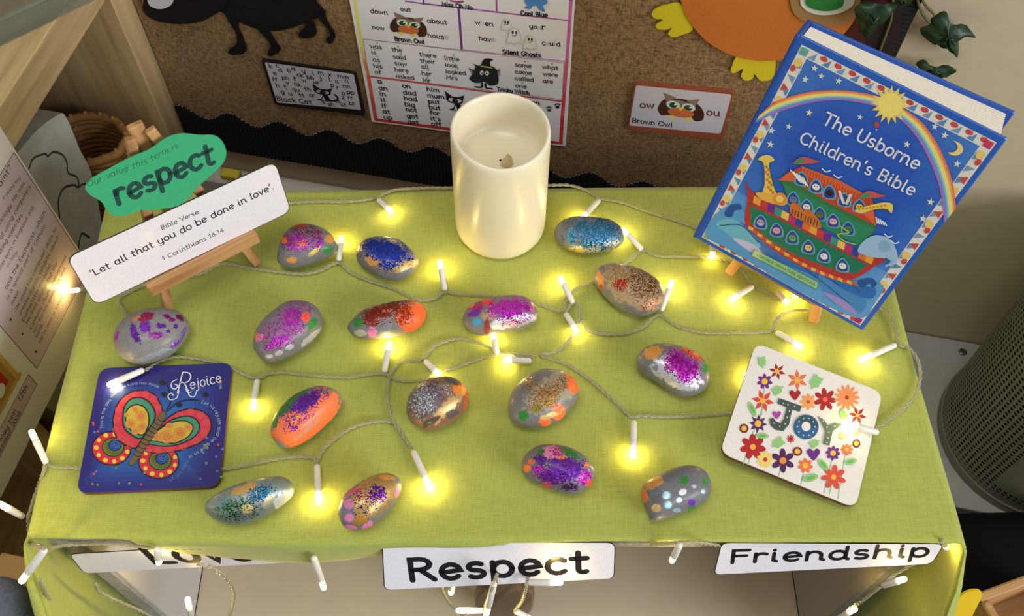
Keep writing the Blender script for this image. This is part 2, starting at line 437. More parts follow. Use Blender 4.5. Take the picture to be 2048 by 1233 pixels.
# ------------------------------------------------------------------ hessian notice board and what is pinned to it
HX = weavemat('hessian', (78, 58, 34), (158, 126, 84), 620, 620, 3.5, (10, .15), .95, .6, rot=(-math.pi / 2, -WA, 0), sheen=.1)
board = box('notice_board', WL(-.5085, -.006, .52), (.3485, .006, .365), HX, axes=(WX, WY, EZ))
tag(board, 'brown hessian covered notice board on the back wall', 'notice board')
BF = -.012                                             # front face of the board
BP = Plane(WL(-.5, BF, .4), WX, EZ)                    # normal points to the viewer
M_CORR = flat('black_corrugated_card', (26, 27, 27), .8, .25, bump=.2, bscale=300)
M_TORN = flat('torn_white_edge', (215, 212, 205), .9, .1)
def border(name, label, x0, x1, z0, z1, wave, vertical=False):
    """corrugated strip with a wavy edge, ridges are real"""
    vs, fs = [], []; n = int((x1 - x0) / .0011); tv = []
    for i in range(n + 1):
        x = x0 + (x1 - x0) * i / n
        rid = .0016 * (.5 + .5 * math.sin(2 * math.pi * x / .0044))
        top = z1 + wave * math.sin(2 * math.pi * (x + .018) / .0565)
        for z in (z0, top):
            p = (x, z) if not vertical else (z, x)
            vs.append(WL(p[0], BF - .001 - rid, p[1]))
        q = (x, top) if not vertical else (top, x)
        tv += [WL(q[0], BF - .0012 - rid, q[1] - .0006), WL(q[0], BF - .0012 - rid, q[1] + .0006 + .0006 * random.random()), ]
    for i in range(n): fs.append((2 * i, 2 * i + 2, 2 * i + 3, 2 * i + 1))
    t = thing(name, WL((x0 + x1) / 2, BF, z0) if not vertical else WL(z0, BF, (x0 + x1) / 2), label, 'border')
    o = mesh('corrugated_strip', vs, fs, M_CORR, t)
    sd = o.modifiers.new('thick', 'SOLIDIFY'); sd.thickness = .001; sd.offset = 0
    if not vertical:
        f2 = [(2 * i, 2 * i + 2, 2 * i + 3, 2 * i + 1) for i in range(n) if (i * 7919 % 97) < 60]
        mesh('torn_edge', tv, f2, M_TORN, t)
border('scalloped_border', 'black corrugated scalloped border along the bottom of the hessian board', -.857, -.161, .150, .208, .0075)
border('scalloped_border', 'black corrugated border running up the right side of the hessian board', .158, .88, -.161, -.186, -.004, True)
# ---- A4 word poster
zp = zoom(690, 0, .23524)
poster = thing('word_poster', WL(-.54, BF, .3), 'white phonics word poster with rainbow coloured frame lines behind the candle', 'poster')
A = Art(BP, zp, .0022)
PC = [A.q(45, 0), A.q(1945, -120), A.q(1878, 1233), A.q(232, 1022)]
PC[0] = PC[3] + (A.q(45, 0) - PC[3]) * 1.25; PC[1] = PC[2] + (A.q(1957, 0) - PC[2]) * 1.18
plate('paper', BP, PC, .0004, .0022, M_WHITEP, poster)
K = (38, 36, 38); G_ = (150, 148, 150)
def grad(c1, c2, t): return tuple(c1[i] + (c2[i] - c1[i]) * t for i in range(3))
YEL, ORG_, RED_, PUR_, PNK_ = (232, 228, 120), (235, 150, 90), (205, 60, 60), (130, 60, 150), (205, 110, 175)
lf = [(60, -240), (88, 0), (120, 200), (150, 400), (172, 500), (205, 640), (235, 820), (268, 1005)]
lc = [YEL, YEL, YEL, (235, 205, 110), ORG_, (225, 100, 80), (215, 80, 70), RED_]
for i in range(len(lf) - 1): A.line([lf[i], lf[i + 1]], 26, lc[i])
rt = [(1935, -200), (1925, 0), (1908, 250), (1890, 500), (1866, 800), (1850, 1000), (1838, 1205)]
rc = [PUR_, PNK_, (210, 110, 170), (215, 90, 120), (210, 70, 80), RED_]
for i in range(len(rt) - 1): A.line([rt[i], rt[i + 1]], 26, rc[i])
A.line([(268, 1005), (1838, 1205)], 26, RED_)
for i in range(8):
    t = i / 8; A.line([(205 + t * 1655, 636 + t * 214), (205 + (t + .125) * 1655, 636 + (t + .125) * 214)], 16, grad((215, 95, 80), (205, 70, 85), t))
for i in range(8):
    t = i / 8; A.line([(640 + t * 1265, 12 + t * 148), (640 + (t + .125) * 1265, 12 + (t + .125) * 148)], 13, grad(PUR_, PNK_, t))
A.line([(520, -5), (640, 12)], 13, (150, 90, 170))
A.line([(672, -60), (672, 20)], 13, PUR_); A.line([(1290, -60), (1296, 92)], 13, (170, 90, 165)); A.line([(972, 60), (998, 410)], 18, (120, 60, 140))
A.line([(160, 318), (1000, 410), (1880, 508)], 6, (170, 165, 168)); A.line([(1000, 408), (1880, 508)], 9, (190, 120, 180))
A.line([(160, 318), (205, 630), (1850, 832), (1868, 520), (160, 318)], 4, (120, 118, 120))
A.build('frame_lines', poster)
def words(A, lst, c, wt, hr=1.0):
    for w in lst: A.text(w[0], [(w[1], w[2]), (w[3], w[4])], w[5] if len(w) > 5 else c, wt, hr)
words(A, [('out', 478, 78, 570, 86), ('down', 224, 95, 372, 112), ('about', 706, 178, 876, 194), ('now', 238, 230, 342, 244), ('hous', 710, 302, 850, 318), ('e', 852, 316, 888, 320, (190, 188, 190)),
  ('w', 1112, 190, 1155, 194), ('h', 1158, 196, 1190, 200, (205, 203, 205)), ('en', 1195, 202, 1268, 210), ('yo', 1572, 224, 1638, 232), ('u', 1640, 232, 1672, 236, (200, 198, 200)), ('r', 1676, 234, 1704, 238),
  ('hav', 1145, 326, 1246, 338), ('e', 1248, 338, 1284, 342, (195, 193, 195)), ('c', 1680, 366, 1712, 369), ('o', 1714, 369, 1742, 372, (205, 203, 205)), ('u', 1744, 372, 1778, 375), ('l', 1780, 375, 1800, 377, (205, 203, 205)), ('d', 1802, 377, 1838, 380)], K, .13)
rows = [[('was', 218, 392), ('is', 232, 444), ('as', 244, 506), ('his', 250, 560), ('of', 262, 614)],
        [('the', 404, 420), ('said', 416, 482), ('saw', 428, 536), ('here', 430, 590), ('asked', 442, 648)],
        [('there', 640, 462), ('their', 646, 514), ('all', 656, 566), ('her', 660, 622), ('Mr', 666, 680)],
        [('little', 852, 492), ('look', 858, 550), ('looked', 862, 606), ('Mrs', 868, 658)],
        [('some', 1450, 548), ('came', 1450, 608), ('called', 1450, 664), ('one', 1454, 726)],
        [('what', 1684, 566), ('were', 1688, 626), ('are', 1686, 686)]]
for r in rows:
    for w, x, y in r:
        wd = sum(GL[c][0] for c in w) * 62
        A.text(w, [(x, y), (x + wd, y + wd * .1)], (70, 68, 70), .13)
        A.star(x + wd * .6, y - 38, 10, (120, 115, 110), 4, .4)
rows = [[('a', 286, 692), ('an', 296, 748), ('in', 304, 798), ('it', 312, 848), ('if', 320, 898), ('at', 330, 948), ('up', 338, 996)],
        [('on', 496, 730), ('dad', 502, 786), ('had', 510, 836), ('big', 516, 886), ('not', 524, 930), ('got', 534, 984), ('get', 540, 1034)],
        [('him', 702, 758), ('mum', 708, 812), ('put', 716, 862), ('but', 722, 912), ('for', 728, 958), ("it's", 734, 1006), ('off', 740, 1052)],
        [('can', 1554, 866)]]
for r in rows:
    for w, x, y in r:
        wd = sum(GL[c][0] for c in w) * 68
        A.text(w, [(x, y), (x + wd, y + wd * .1)], K, .13)
A.build('word_lettering', poster, label='rows of small printed words')
for w in [('Miss Oh No', 832, 34, 1090, 66), ('Cool Blue', 1500, 112, 1728, 130), ('Brown Owl', 432, 330, 684, 360), ('Silent Ghosts', 1346, 440, 1672, 472), ('Tricky Witch', 1298, 756, 1574, 790)]:
    words(A, [w], K, .15, 1.25); A.build('bold_heading', poster)
def small_owl(A, f):
    D, F2 = (70, 42, 34), (140, 118, 100)
    g = lambda *l: [f(*p) for p in l]
    A.curve(g((-.48, .02), (-.36, -.18), (-.1, -.24), (.1, -.24), (.36, -.14), (.5, .1), (.48, .36), (.3, .42), (.2, .3), (-.2, .3), (-.42, .34), (-.5, .2)), D)
    A.poly(g((-.4, -.4), (-.1, -.28), (-.3, -.06)), F2); A.poly(g((.42, -.3), (.12, -.22), (.3, -.02)), F2)
    A.curve(g((-.33, -.1), (-.1, -.2), (.12, -.16), (.33, -.02), (.2, .14), (-.2, .1)), F2)
    A.ell(*f(-.17, -.03), *f.r(.15, .13), 10, (215, 225, 215)); A.ell(*f(.17, .01), *f.r(.15, .13), 10, (215, 225, 215))
    A.ell(*f(-.17, -.02), *f.r(.09, .09), 10, (30, 80, 45)); A.ell(*f(.16, .02), *f.r(.09, .09), 10, (30, 80, 45))
    A.ell(*f(-.12, -.05), *f.r(.03, .03), 0, (240, 240, 235)); A.ell(*f(.21, 0), *f.r(.03, .03), 0, (240, 240, 235))
    A.ell(*f(0, .2), *f.r(.29, .15), 8, (205, 112, 62))
    A.poly(g((-.06, .02), (.06, .03), (-.01, .16)), (235, 200, 70))
    A.ell(*f(-.2, .36), *f.r(.09, .05), 8, (230, 215, 90)); A.ell(*f(.16, .39), *f.r(.09, .05), 8, (230, 215, 90))
class Fr:
    def __init__(s, x, y, sx, sy, k): s.a = (x, y, sx, sy, k)
    def __call__(s, a, b): x, y, sx, sy, k = s.a; return (x + a * sx, y + b * sy + a * sx * k)
    def r(s, a, b): return a * s.a[2], b * s.a[3]
small_owl(A, Fr(545, 190, 310, 230, .1)); A.build('owl_picture', poster)
for x, y, r in ((1378, 190, 50), (1444, 285, 68), (1578, 340, 60)):
    A.curve([(x - r, y + r), (x - r * .6, y - r * .6), (x, y - r), (x + r * .7, y - r * .5), (x + r, y + r * 1.1), (x + r * .5, y + r * .9), (x, y + r * 1.2), (x - r * .5, y + r * .9)], (205, 203, 202))
    A.curve([(x - r * .9, y + r * .9), (x - r * .5, y - r * .55), (x, y - r * .88), (x + r * .6, y - r * .4), (x + r * .88, y + r), (x + r * .5, y + r * .75), (x, y + r * 1.0), (x - r * .5, y + r * .75)], (232, 230, 230))
    A.ell(x - r * .2, y - r * .4, 9, 14, 0, (60, 58, 60)); A.ell(x + r * .25, y - r * .35, 9, 14, 0, (60, 58, 60)); A.line([(x - 18, y - 4), (x, y + 4), (x + 18, y - 6)], 6, (70, 68, 70), True)
A.build('ghost_picture', poster)
W_ = (40, 44, 44)
A.curve([(1065, 655), (1100, 600), (1120, 550), (1200, 540), (1280, 560), (1310, 640), (1300, 700), (1240, 712), (1190, 680), (1120, 690)], W_)
A.curve([(1095, 525), (1150, 540), (1185, 490), (1225, 480), (1265, 490), (1240, 510), (1250, 555), (1300, 580), (1240, 590), (1140, 560)], (32, 32, 30))
A.line([(1162, 545), (1252, 560)], 14, (160, 175, 95))
for k in range(7): A.line([(1120 + k * 4, 590), (1055 + k * 6, 560 + k * 12)], 5, W_)
for k in range(5): A.line([(1270, 600), (1325, 570 + k * 14)], 5, W_)
A.ell(1168, 602, 16, 20, 10, (225, 225, 220)); A.ell(1212, 606, 18, 20, 10, (225, 225, 220)); A.ell(1172, 606, 6, 8, 0, K); A.ell(1208, 608, 6, 8, 0, K)
A.line([(1170, 690), (1165, 725), (1115, 722)], 14, K, True); A.line([(1200, 695), (1205, 730), (1255, 738)], 14, K, True)
A.build('witch_picture', poster)
def small_cat(A, f, e=(225, 225, 228)):
    g = lambda *l: [f(*p) for p in l]; B = (28, 27, 28)
    A.curve(g((-.42, -.2), (-.2, -.22), (.15, -.2), (.32, -.02), (.2, .1), (-.2, .1), (-.4, -.02)), B)
    A.poly(g((-.5, -.48), (-.16, -.22), (-.4, -.08)), B); A.poly(g((.38, -.34), (.1, -.2), (.3, -.02)), B)
    A.curve(g((.0, .06), (.16, .1), (.3, .36), (.3, .46), (-.3, .46), (-.1, .34)), B)
    A.line(g((.28, .42), (.55, .36), (.62, .18), (.5, .02)), f.r(.07, 0)[0], B, True)
    A.ell(*f(-.2, -.06), *f.r(.13, .09), 5, e); A.ell(*f(.12, -.03), *f.r(.13, .09), 5, e)
    A.ell(*f(-.12, -.05), *f.r(.05, .07), 5, B); A.ell(*f(.05, -.02), *f.r(.05, .07), 5, B)
    A.poly(g((-.08, .44), (.0, .2), (.08, .44)), e)
small_cat(A, Fr(948, 845, 190, 170, .1)); A.build('cat_picture', poster)
for x, y in ((1740, 912), (1812, 886)):
    A.ell(x, y + 8, 16, 12, 0, K, 10)
    for k in range(4): A.ell(x - 18 + k * 12, y - 12 - (k in (1, 2)) * 6, 6, 7, 0, K, 8)
    A.build('paw_print', poster)
A.curve([(1535, 0), (1540, -60), (1620, -90), (1700, -50), (1728, 5), (1690, 30), (1705, 80), (1660, 70), (1640, 35), (1600, 35), (1580, 60), (1530, 50), (1555, 30)], (82, 140, 205))
A.build('monster_picture', poster)
A.line([(905, -12), (960, 0), (1010, -5)], 14, (150, 60, 120)); A.build('purple_drawing', poster)
# ---- small cards on the board
zc = zoom(280, 0, .22705)
cat_card = thing('sound_card', hit(620, 170, BP.o, BP.n), 'black framed letter sound card with a black cat drawing', 'card', 'sound cards on the board')
A = Art(BP, zc, .0030)
CBk = (24, 22, 22)
pts = [A.q(1078, 508), A.q(1905, 625), A.q(1990, 1005), A.q(1195, 905)]
plate('frame', BP, rounded(pts, .002), .0004, .0030, M_CARDST, cat_card, col=(30, 26, 26))
A.local(rounded([A.q(1106, 528), A.q(1890, 634), A.q(1955, 950), A.q(1215, 886)], .002), (206, 206, 212)); A.build('white_panel', cat_card, M_LAM)
let = [('k', 1148, 580), ('c', 1208, 572), ('d', 1232, 615), ('e', 1184, 640), ('b', 1310, 618), ('a', 1346, 600), ('y', 1436, 620), ('i', 1530, 640), ('m', 1578, 636), ('x', 1668, 652), ('mm', 1750, 666),
       ('ff', 1176, 694), ('ph', 1260, 680), ('f', 1364, 692), ('ck', 1392, 654), ('w', 1436, 704), ('bb', 1480, 676), ('j', 1594, 684), ('l', 1674, 696), ('ll', 1732, 716), ('n', 1814, 708),
       ('h', 1210, 748), ('v', 1296, 726), ('t', 1280, 760), ('nk', 1370, 736), ('ur', 1538, 718), ('p', 1690, 744), ('nn', 1798, 752), ('g', 1252, 804), ('u', 1320, 820), ('qu', 1352, 782), ('th', 1460, 778), ('r', 1742, 768),
       ('o', 1786, 816), ('pp', 1832, 806), ('tt', 1412, 832), ('or', 1500, 832), ('z', 1788, 852), ('rr', 1842, 852), ('s', 1612, 890), ('ss', 1722, 882), ('sh', 1664, 912), ('st', 1776, 916), ('zz', 1842, 900)]
for w, x, y in let:
    wd = sum(GL[c][0] for c in w) * 62; A.text(w, [(x, y), (x + wd, y + wd * .12)], K, .13, 1.0)
A.text('Black Cat', [(1215, 866), (1530, 902)], K, .12, 1.0)
A.build('lettering', cat_card, M_LAM)
small_cat(A, Fr(1625, 800, 200, 150, .12), (190, 190, 195)); A.build('cat_picture', cat_card, M_LAM)
zo = zoom(1140, 0, .25946)
owl_card = thing('sound_card', hit(1360, 215, BP.o, BP.n), 'red brown framed sound card with a brown owl drawing', 'card', 'sound cards on the board')
A = Art(BP, zo, .0040)
pts = [A.q(505, 625), A.q(1268, 688), A.q(1172, 1060), A.q(448, 972)]
plate('frame', BP, rounded(pts, .0025), .0004, .0040, M_CARDST, owl_card, col=(150, 76, 50))
A.local(rounded([A.q(514, 634), A.q(1252, 704), A.q(1162, 1008), A.q(462, 944)], .0025), (200, 198, 206)); A.build('white_panel', owl_card, M_LAM)
for w in [('ow', 542, 806, 652, 814), ('ou', 1052, 864, 1158, 872)]: words(A, [w], (110, 66, 50), .14); A.build('letter_pair', owl_card, M_LAM)
A.text('Brown Owl', [(482, 920), (792, 958)], K, .13, 1.05); A.build('caption', owl_card, M_LAM)
small_owl(A, Fr(858, 798, 350, 240, .1)); A.build('owl_picture', owl_card, M_LAM)
# ---- big paper cut-outs
def cut(name, parent, pts, h0, h1, c, z=ONE, smooth=True, lab=None):
    A_ = Art(BP, z); q = [A_.q(*p) for p in (catmull(pts, True, 6) if smooth else pts)]
    o = plate(name, BP, q, h0, h1, M_CARDST, parent, col=c)
    if lab: o['label'] = lab
    return o
bcat = thing('cat_cutout', hit(480, 60, BP.o, BP.n), 'large black card cat with white eye pinned to the hessian', 'paper cutout')
CB = (22, 20, 20)
cut('head', bcat, [(45, 0), (60, 90), (150, 150), (330, 185), (520, 170), (640, 120), (760, 30), (800, -150), (500, -330), (150, -250)], .003, .0045, CB, zc)
cut('body', bcat, [(690, 60), (760, 110), (900, 190), (1050, 245), (1200, 262), (1350, 230), (1460, 190), (1560, 150), (1640, 100), (1560, 0), (1520, -180), (1000, -260), (700, -150)], .0008, .0022, CB, zc)
for q in ([(760, 90), (800, 180), (860, 290), (855, 370), (790, 430), (800, 462), (900, 462), (945, 420), (920, 320), (880, 220), (880, 120)],
          [(900, 50), (1000, 190), (1100, 300), (1160, 380), (1130, 450), (1150, 480), (1215, 455), (1248, 410), (1200, 340), (1140, 230), (1060, 60)],
          [(1490, 170), (1450, 230), (1405, 285), (1430, 318), (1510, 316), (1562, 275), (1540, 180)],
          [(1540, 60), (1600, 170), (1660, 230), (1680, 290), (1645, 330), (1680, 370), (1725, 320), (1715, 260), (1660, 170), (1620, 60)]):
    cut('leg', bcat, q, .0022, .003, CB, zc)
cut('eye', bcat, [(90, -10), (130, 32), (200, 46), (270, 25), (310, -20), (300, -120), (180, -160), (90, -100)], .0045, .0055, (205, 205, 212), zc)
bowl_ = thing('owl_cutout', hit(1500, 40, BP.o, BP.n), 'large orange and brown paper owl with yellow feet pinned to the hessian', 'paper cutout')
YF = (214, 196, 40)
cut('body', bowl_, [(1352, -60), (1364, 0), (1385, 45), (1425, 85), (1480, 110), (1545, 116), (1620, 100), (1690, 60), (1720, -10), (1690, -110), (1560, -170), (1420, -140)], .002, .0035, (196, 112, 46))
cut('foot', bowl_, [(862, 25), (740, 30), (660, 60), (632, 100), (660, 132), (720, 140), (665, 180), (680, 212), (740, 218), (785, 205), (758, 250), (800, 275), (850, 262), (950, 205)], .0006, .002, YF, zo)
cut('foot', bowl_, [(1300, 415), (1250, 500), (1242, 540), (1270, 552), (1335, 520), (1320, 580), (1360, 610), (1410, 595), (1422, 560), (1470, 610), (1540, 605), (1575, 560), (1575, 450), (1440, 440)], .0006, .002, YF, zo)
cut('wing', bowl_, [(1660, 60), (1720, 110), (1770, 130), (1800, 60), (1800, -60), (1740, -100), (1690, -20)], .0006, .002, (70, 34, 28), lab='dark maroon wing')
zi = zoom(1560, 0, .24327)
cut('eye_patch', bowl_, [(90, 0), (120, 80), (180, 130), (280, 165), (400, 182), (520, 165), (610, 120), (650, 40), (640, -120), (350, -200), (110, -120)], .0036, .005, (158, 122, 78), zi)
cut('eye_ring', bowl_, [(170, -20), (210, 40), (290, 75), (380, 84), (480, 70), (560, 35), (610, -20), (590, -110), (390, -160), (200, -110)], .005, .006, (215, 212, 205), zi)
cut('iris', bowl_, [(215, -20), (270, 25), (370, 44), (470, 30), (525, -20), (500, -90), (370, -120), (240, -90)], .006, .007, (44, 120, 52), zi)
# ---- ivy
M_IVY = flat('ivy_leaf', (34, 58, 36), .45, .4, noise_amt=.3, noise_scale=90)
M_IVYS = flat('ivy_stem', (96, 96, 58), .7, .2)
ivy = thing('ivy_garland', WL(-.13, -.03, .5), 'trailing dark green ivy garland on the wall above the blue book', 'ivy')
def leaf(pts, y0, tip_out, name='leaf'):
    pl = Plane(WL(0, y0, .4), WX, EZ); A_ = Art(pl, zi)
    q = [A_.q(*p) for p in catmull(pts, True, 3)]; c = np.mean(q, 0)
    R_ = max(np.hypot(*(p - c)) for p in q); vs, fs = [], []
    for k, t in enumerate((0, .35, .7, 1)):
        for p in q:
            w = c + (p - c) * t; vs.append(pl.at(w[0], w[1], tip_out * (1 - t * t) + .003 * math.sin(9 * t + p[0] * 300)))
    n = len(q)
    for k in range(3):
        for i in range(n):
            j = (i + 1) % n; fs.append((k * n + i, k * n + j, (k + 1) * n + j, (k + 1) * n + i))
    o = mesh(name, vs, fs, M_IVY, ivy, smooth=True)
    sd = o.modifiers.new('thick', 'SOLIDIFY'); sd.thickness = .0007
leaf([(1150, 225), (1235, 190), (1240, 140), (1290, 120), (1370, 115), (1400, 180), (1490, 200), (1610, 290), (1520, 275), (1430, 285), (1470, 370), (1455, 478), (1400, 420), (1310, 365), (1215, 340)], -.012, .008)
leaf([(1115, 545), (1190, 505), (1240, 530), (1340, 550), (1450, 562), (1400, 610), (1345, 650), (1240, 610)], -.014, .006)
leaf([(620, 40), (760, 30), (900, 20), (960, 70), (890, 150), (800, 200), (720, 290), (650, 260), (625, 150)], -.028, .006)
leaf([(930, -60), (1010, -90), (1090, -40), (1040, 40), (960, 30)], -.028, .006)
leaf([(1060, -180), (1180, -220), (1260, -150), (1190, -60), (1090, -80)], -.02, .006)
pl_ = Plane(WL(0, -.016, .4), WX, EZ); A_ = Art(pl_, zi)
for k in ([(1110, -150), (1130, 0), (1170, 110), (1230, 190)], [(1140, -150), (1170, -5), (1210, 60), (1245, 95), (1270, 120)], [(930, 0), (915, 150), (880, 260), (820, 420)]):
    q = [pl_.at(*A_.q(*p), .0) for p in catmull(k, False, 5)]
    v_, f_ = tube_geo(q, .0011); mesh('stem', v_, f_, M_IVYS, ivy, smooth=True)
# ------------------------------------------------------------------ floor plate and screw
fp = thing('floor_plate', P(1890, 740, 0), 'light grey floor plate with a round screw head at the wall foot', 'floor plate')
box('plate', WL(.10, -.108, .003), (.24, .106, .003), M_PLATE, fp, axes=(WX, WY, EZ), bev=.001)
c = P(1925, 705, .006); v_, f_ = lathe_geo(c, [(.0045, 0), (.0045, .0012), (.003, .002), (.0022, .0006), (0.0001, .0006)], 16)
mesh('screw_head', v_, f_, flat('screw', (105, 105, 105), .4, .5, .7), fp)
# ================================================================== OPEN BOX USED AS THE TABLE, AND ITS CLOTH
QBL, QBR, QTR, QTL = V((-.3245, .2283, T)), V((.3286, .2136, T)), V((.3258, .5275, T)), V((-.325, .528, T))
M_GREYF = flat('grey_box_panel', (150, 148, 142), .8, .2, noise_amt=.25, noise_scale=160, bump=.3, bscale=300)
M_CREAM = flat('box_lining', (214, 202, 178), .7, .2, noise_amt=.03, noise_scale=40)
M_LINW = flat('box_side_lining', (196, 194, 194), .7, .2)
FE = (QBR - QBL).normalized(); FN = V((FE.y, -FE.x, 0))      # front edge direction, outward normal
BM = QBL - EZ * T
bx = thing('display_box', (0, .37, 0), 'grey open-fronted display box under the green cloth', 'box')
LW = (QBR - QBL).length
BY = V((-FE.y, FE.x, 0))
def BL_(x, y, z): return V((QBL.x, QBL.y, 0)) + FE * x + BY * y + EZ * z
D_ = .296
box('top_panel', BL_(LW / 2, D_ / 2 + .004, T - .012), (LW / 2 - .006, D_ / 2, .009), M_GREYF, bx, (FE, BY, EZ))
box('side_panel', BL_(.013, D_ / 2 + .004, (T - .022) / 2), (.008, D_ / 2, (T - .022) / 2), M_GREYF, bx, (FE, BY, EZ), .002)
box('side_panel', BL_(LW - .013, D_ / 2 + .004, (T - .022) / 2), (.008, D_ / 2, (T - .022) / 2), M_GREYF, bx, (FE, BY, EZ), .002)
box('side_lining', BL_(.0225, D_ / 2 + .004, (T - .03) / 2 + .006), (.0012, D_ / 2 - .001, (T - .04) / 2), M_LINW, bx, (FE, BY, EZ))
box('side_lining', BL_(LW - .0225, D_ / 2 + .004, (T - .03) / 2 + .006), (.0012, D_ / 2 - .001, (T - .04) / 2), flat('box_side_lining_grey', (168, 160, 150), .7, .2), bx, (FE, BY, EZ))
box('base_panel', BL_(LW / 2, D_ / 2 + .001, .005), (LW / 2 - .024, D_ / 2, .004), M_CREAM, bx, (FE, BY, EZ))
box('back_panel', BL_(LW / 2, D_ - .002, (T - .03) / 2 + .006), (LW / 2 - .024, .003, (T - .034) / 2), M_CREAM, bx, (FE, BY, EZ))
box('front_rail', BL_(LW / 2, .003, T - .0145), (LW / 2 - .006, .003, .0125), M_GREYF, bx, (FE, BY, EZ), .0015)
# ---- cloth
FO = V((QBL.x, QBL.y, T)) + FN * .004
hem_px = [(40, 1064), (75, 1066), (150, 1063), (230, 1068), (300, 1084), (370, 1104), (450, 1113), (560, 1115), (700, 1109), (770, 1103), (900, 1090), (1000, 1085), (1200, 1083), (1440, 1082), (1700, 1080), (1860, 1078), (1925, 1082), (2000, 1082)]
hx, hz = [], []
for u, v in hem_px:
    p = hit(u, v, FO, FN); hx.append((p - QBL).dot(FE)); hz.append(max(.0015, T - p.z))
def hem(x): return float(np.interp(x, hx, hz))
def cloth_top(s, t):
    p = QBL * ((1 - s) * (1 - t)) + QBR * (s * (1 - t)) + QTR * (s * t) + QTL * ((1 - s) * t)
    return V(p)
NX, NYT = 150, 64
SD = .30                                                # side drop
sl = [-SD + SD * i / 26 for i in range(26)] + [LW * i / NX for i in range(NX + 1)] + [LW + SD * (i + 1) / 26 for i in range(26)]
tl = [-1 + i / 10 for i in range(10)] + [i / NYT for i in range(NYT + 1)]
def fold(d, r=.005):
    """arc length d past an edge -> outward, down"""
    q = r * math.pi / 2
    if d <= 0: return 0., 0.
    if d < q: return r * math.sin(d / r), r * (1 - math.cos(d / r))
    return r, r + d - q
vs, fs = [], []
for s in sl:
    for t in tl:
        sc = min(max(s, 0), LW); tc = max(t, 0)
        p = cloth_top(sc / LW, tc)
        w = noise.noise(V((p.x * 9, p.y * 9, 3))) * .0007 + noise.noise(V((p.x * 30, p.y * 24, 1))) * .0003
        side = max(-s, s - LW, 0)
        edge = min(1, min(tc * 10, 1))
        p = p + EZ * (w * (1 if side == 0 else .2))
        if side > 0:
            o_, d_ = fold(side)
            sg = -1 if s < 0 else 1
            fl_ = .015 * max(0, d_ - .02) + .004 * math.sin(t * 9 + sg) * min(1, d_ / .05)
            p = p + FE * (sg * (o_ + fl_)) - EZ * d_
            # the hanging side swings forward of the box front as it falls
            fr = max(0, 1 - max(t, 0) * 3.2)
            p = p + FN * (fr * min(.06, d_ * .55))
            if t < 0: p = p + FN * (-t * .012 * min(1, d_ / .03)) - EZ * (-t * .001)
        elif t < 0:
            o_, d_ = fold(-t * (hem(s) + .0032), .0075 if .004 < hem(s) else .004)
            p = p + FN * (o_ + .002 * math.sin(s * 40) * min(1, d_ / .02)) - EZ * d_
        vs.append(p)
nt_ = len(tl)
for i in range(len(sl) - 1):
    for j in range(nt_ - 1):
        fs.append((i * nt_ + j, (i + 1) * nt_ + j, (i + 1) * nt_ + j + 1, i * nt_ + j + 1))
M_CLOTH = weavemat('green_linen', (152, 161, 68), (178, 187, 92), 1500, 1500, 20, (9, .2), .8, .2, rot=(0, 0, math.radians(2)), sheen=.25)
cloth = mesh('tablecloth', vs, fs, M_CLOTH, base=(0, .37, T), smooth=True)
tag(cloth, 'lime green slub linen cloth spread over the display box', 'tablecloth')
sd = cloth.modifiers.new('thick', 'SOLIDIFY'); sd.thickness = .0007; sd.offset = -1
TZ = T + .0012                                          # resting height on the cloth
# ================================================================== CANDLE
M_WAX, nt, N, L, b = mat_new('ivory_wax')
b.inputs['Base Color'].default_value = lin((238, 230, 204)); b.inputs['Roughness'].default_value = .32
b.inputs['Subsurface Weight'].default_value = .45; b.inputs['Subsurface Radius'].default_value = (.012, .009, .005); b.inputs['Subsurface Scale'].default_value = .6
cc = V((.0082, .488, TZ))
candle = thing('candle', cc, 'ivory flameless pillar candle with hollow top behind the pebbles', 'candle')
prof = [(.001, .0005), (.030, 0), (.0355, .0012), (.0372, .005), (.0375, .012), (.0375, .108), (.0373, .1165), (.0362, .1192), (.0345, .1188), (.0333, .116), (.0328, .106), (.032, .092), (.0295, .087), (.02, .0845), (.001, .084)]
n = 72; vs, fs = lathe_geo(cc, prof, n)
for i, (r, z) in enumerate(prof):
    if z > .1:
        for k in range(n):
            w = 2 * math.pi * k / n
            vs[i * n + k].z += (.0018 * math.sin(w - .6) + .001 * math.sin(2 * w + 1.1) + .0004 * math.sin(5 * w)) * min(1, (z - .1) / .016)
mesh('wax_body', vs, fs, M_WAX, candle, smooth=True)
q = [cc + V((.003, -.004, .083 + .013 * t)) + EX * (.003 * math.sin(2.4 * t)) for t in np.linspace(0, 1, 9)]
v_, f_ = tube_geo(q, .003, 10, radii=[.0035, .0042, .0045, .0042, .0036, .0029, .002, .0012, .0004])
mesh('flame_tip', v_, f_, flat('flame_plastic', (205, 188, 150), .4, .4), candle, smooth=True)
# ================================================================== PAINTED STONES
M_STONE, nt, N, L, b = mat_new('painted_stone')
at = nd(nt, 'ShaderNodeAttribute', attribute_name='Col'); ag = nd(nt, 'ShaderNodeAttribute', attribute_name='Glit')
tc = nd(nt, 'ShaderNodeTexCoord')
vo = nd(nt, 'ShaderNodeTexVoronoi'); vo.inputs['Scale'].default_value = 1450; L.new(tc.outputs['Object'], vo.inputs['Vector'])
sp = nd(nt, 'ShaderNodeSeparateColor'); L.new(vo.outputs['Color'], sp.inputs['Color'])
lt = nd(nt, 'ShaderNodeMath', operation='LESS_THAN'); L.new(sp.outputs['Red'], lt.inputs[0]); L.new(ag.outputs['Alpha'], lt.inputs[1])
br = nd(nt, 'ShaderNodeMapRange'); br.inputs['To Min'].default_value = .25; br.inputs['To Max'].default_value = 1.5; L.new(sp.outputs['Green'], br.inputs['Value'])
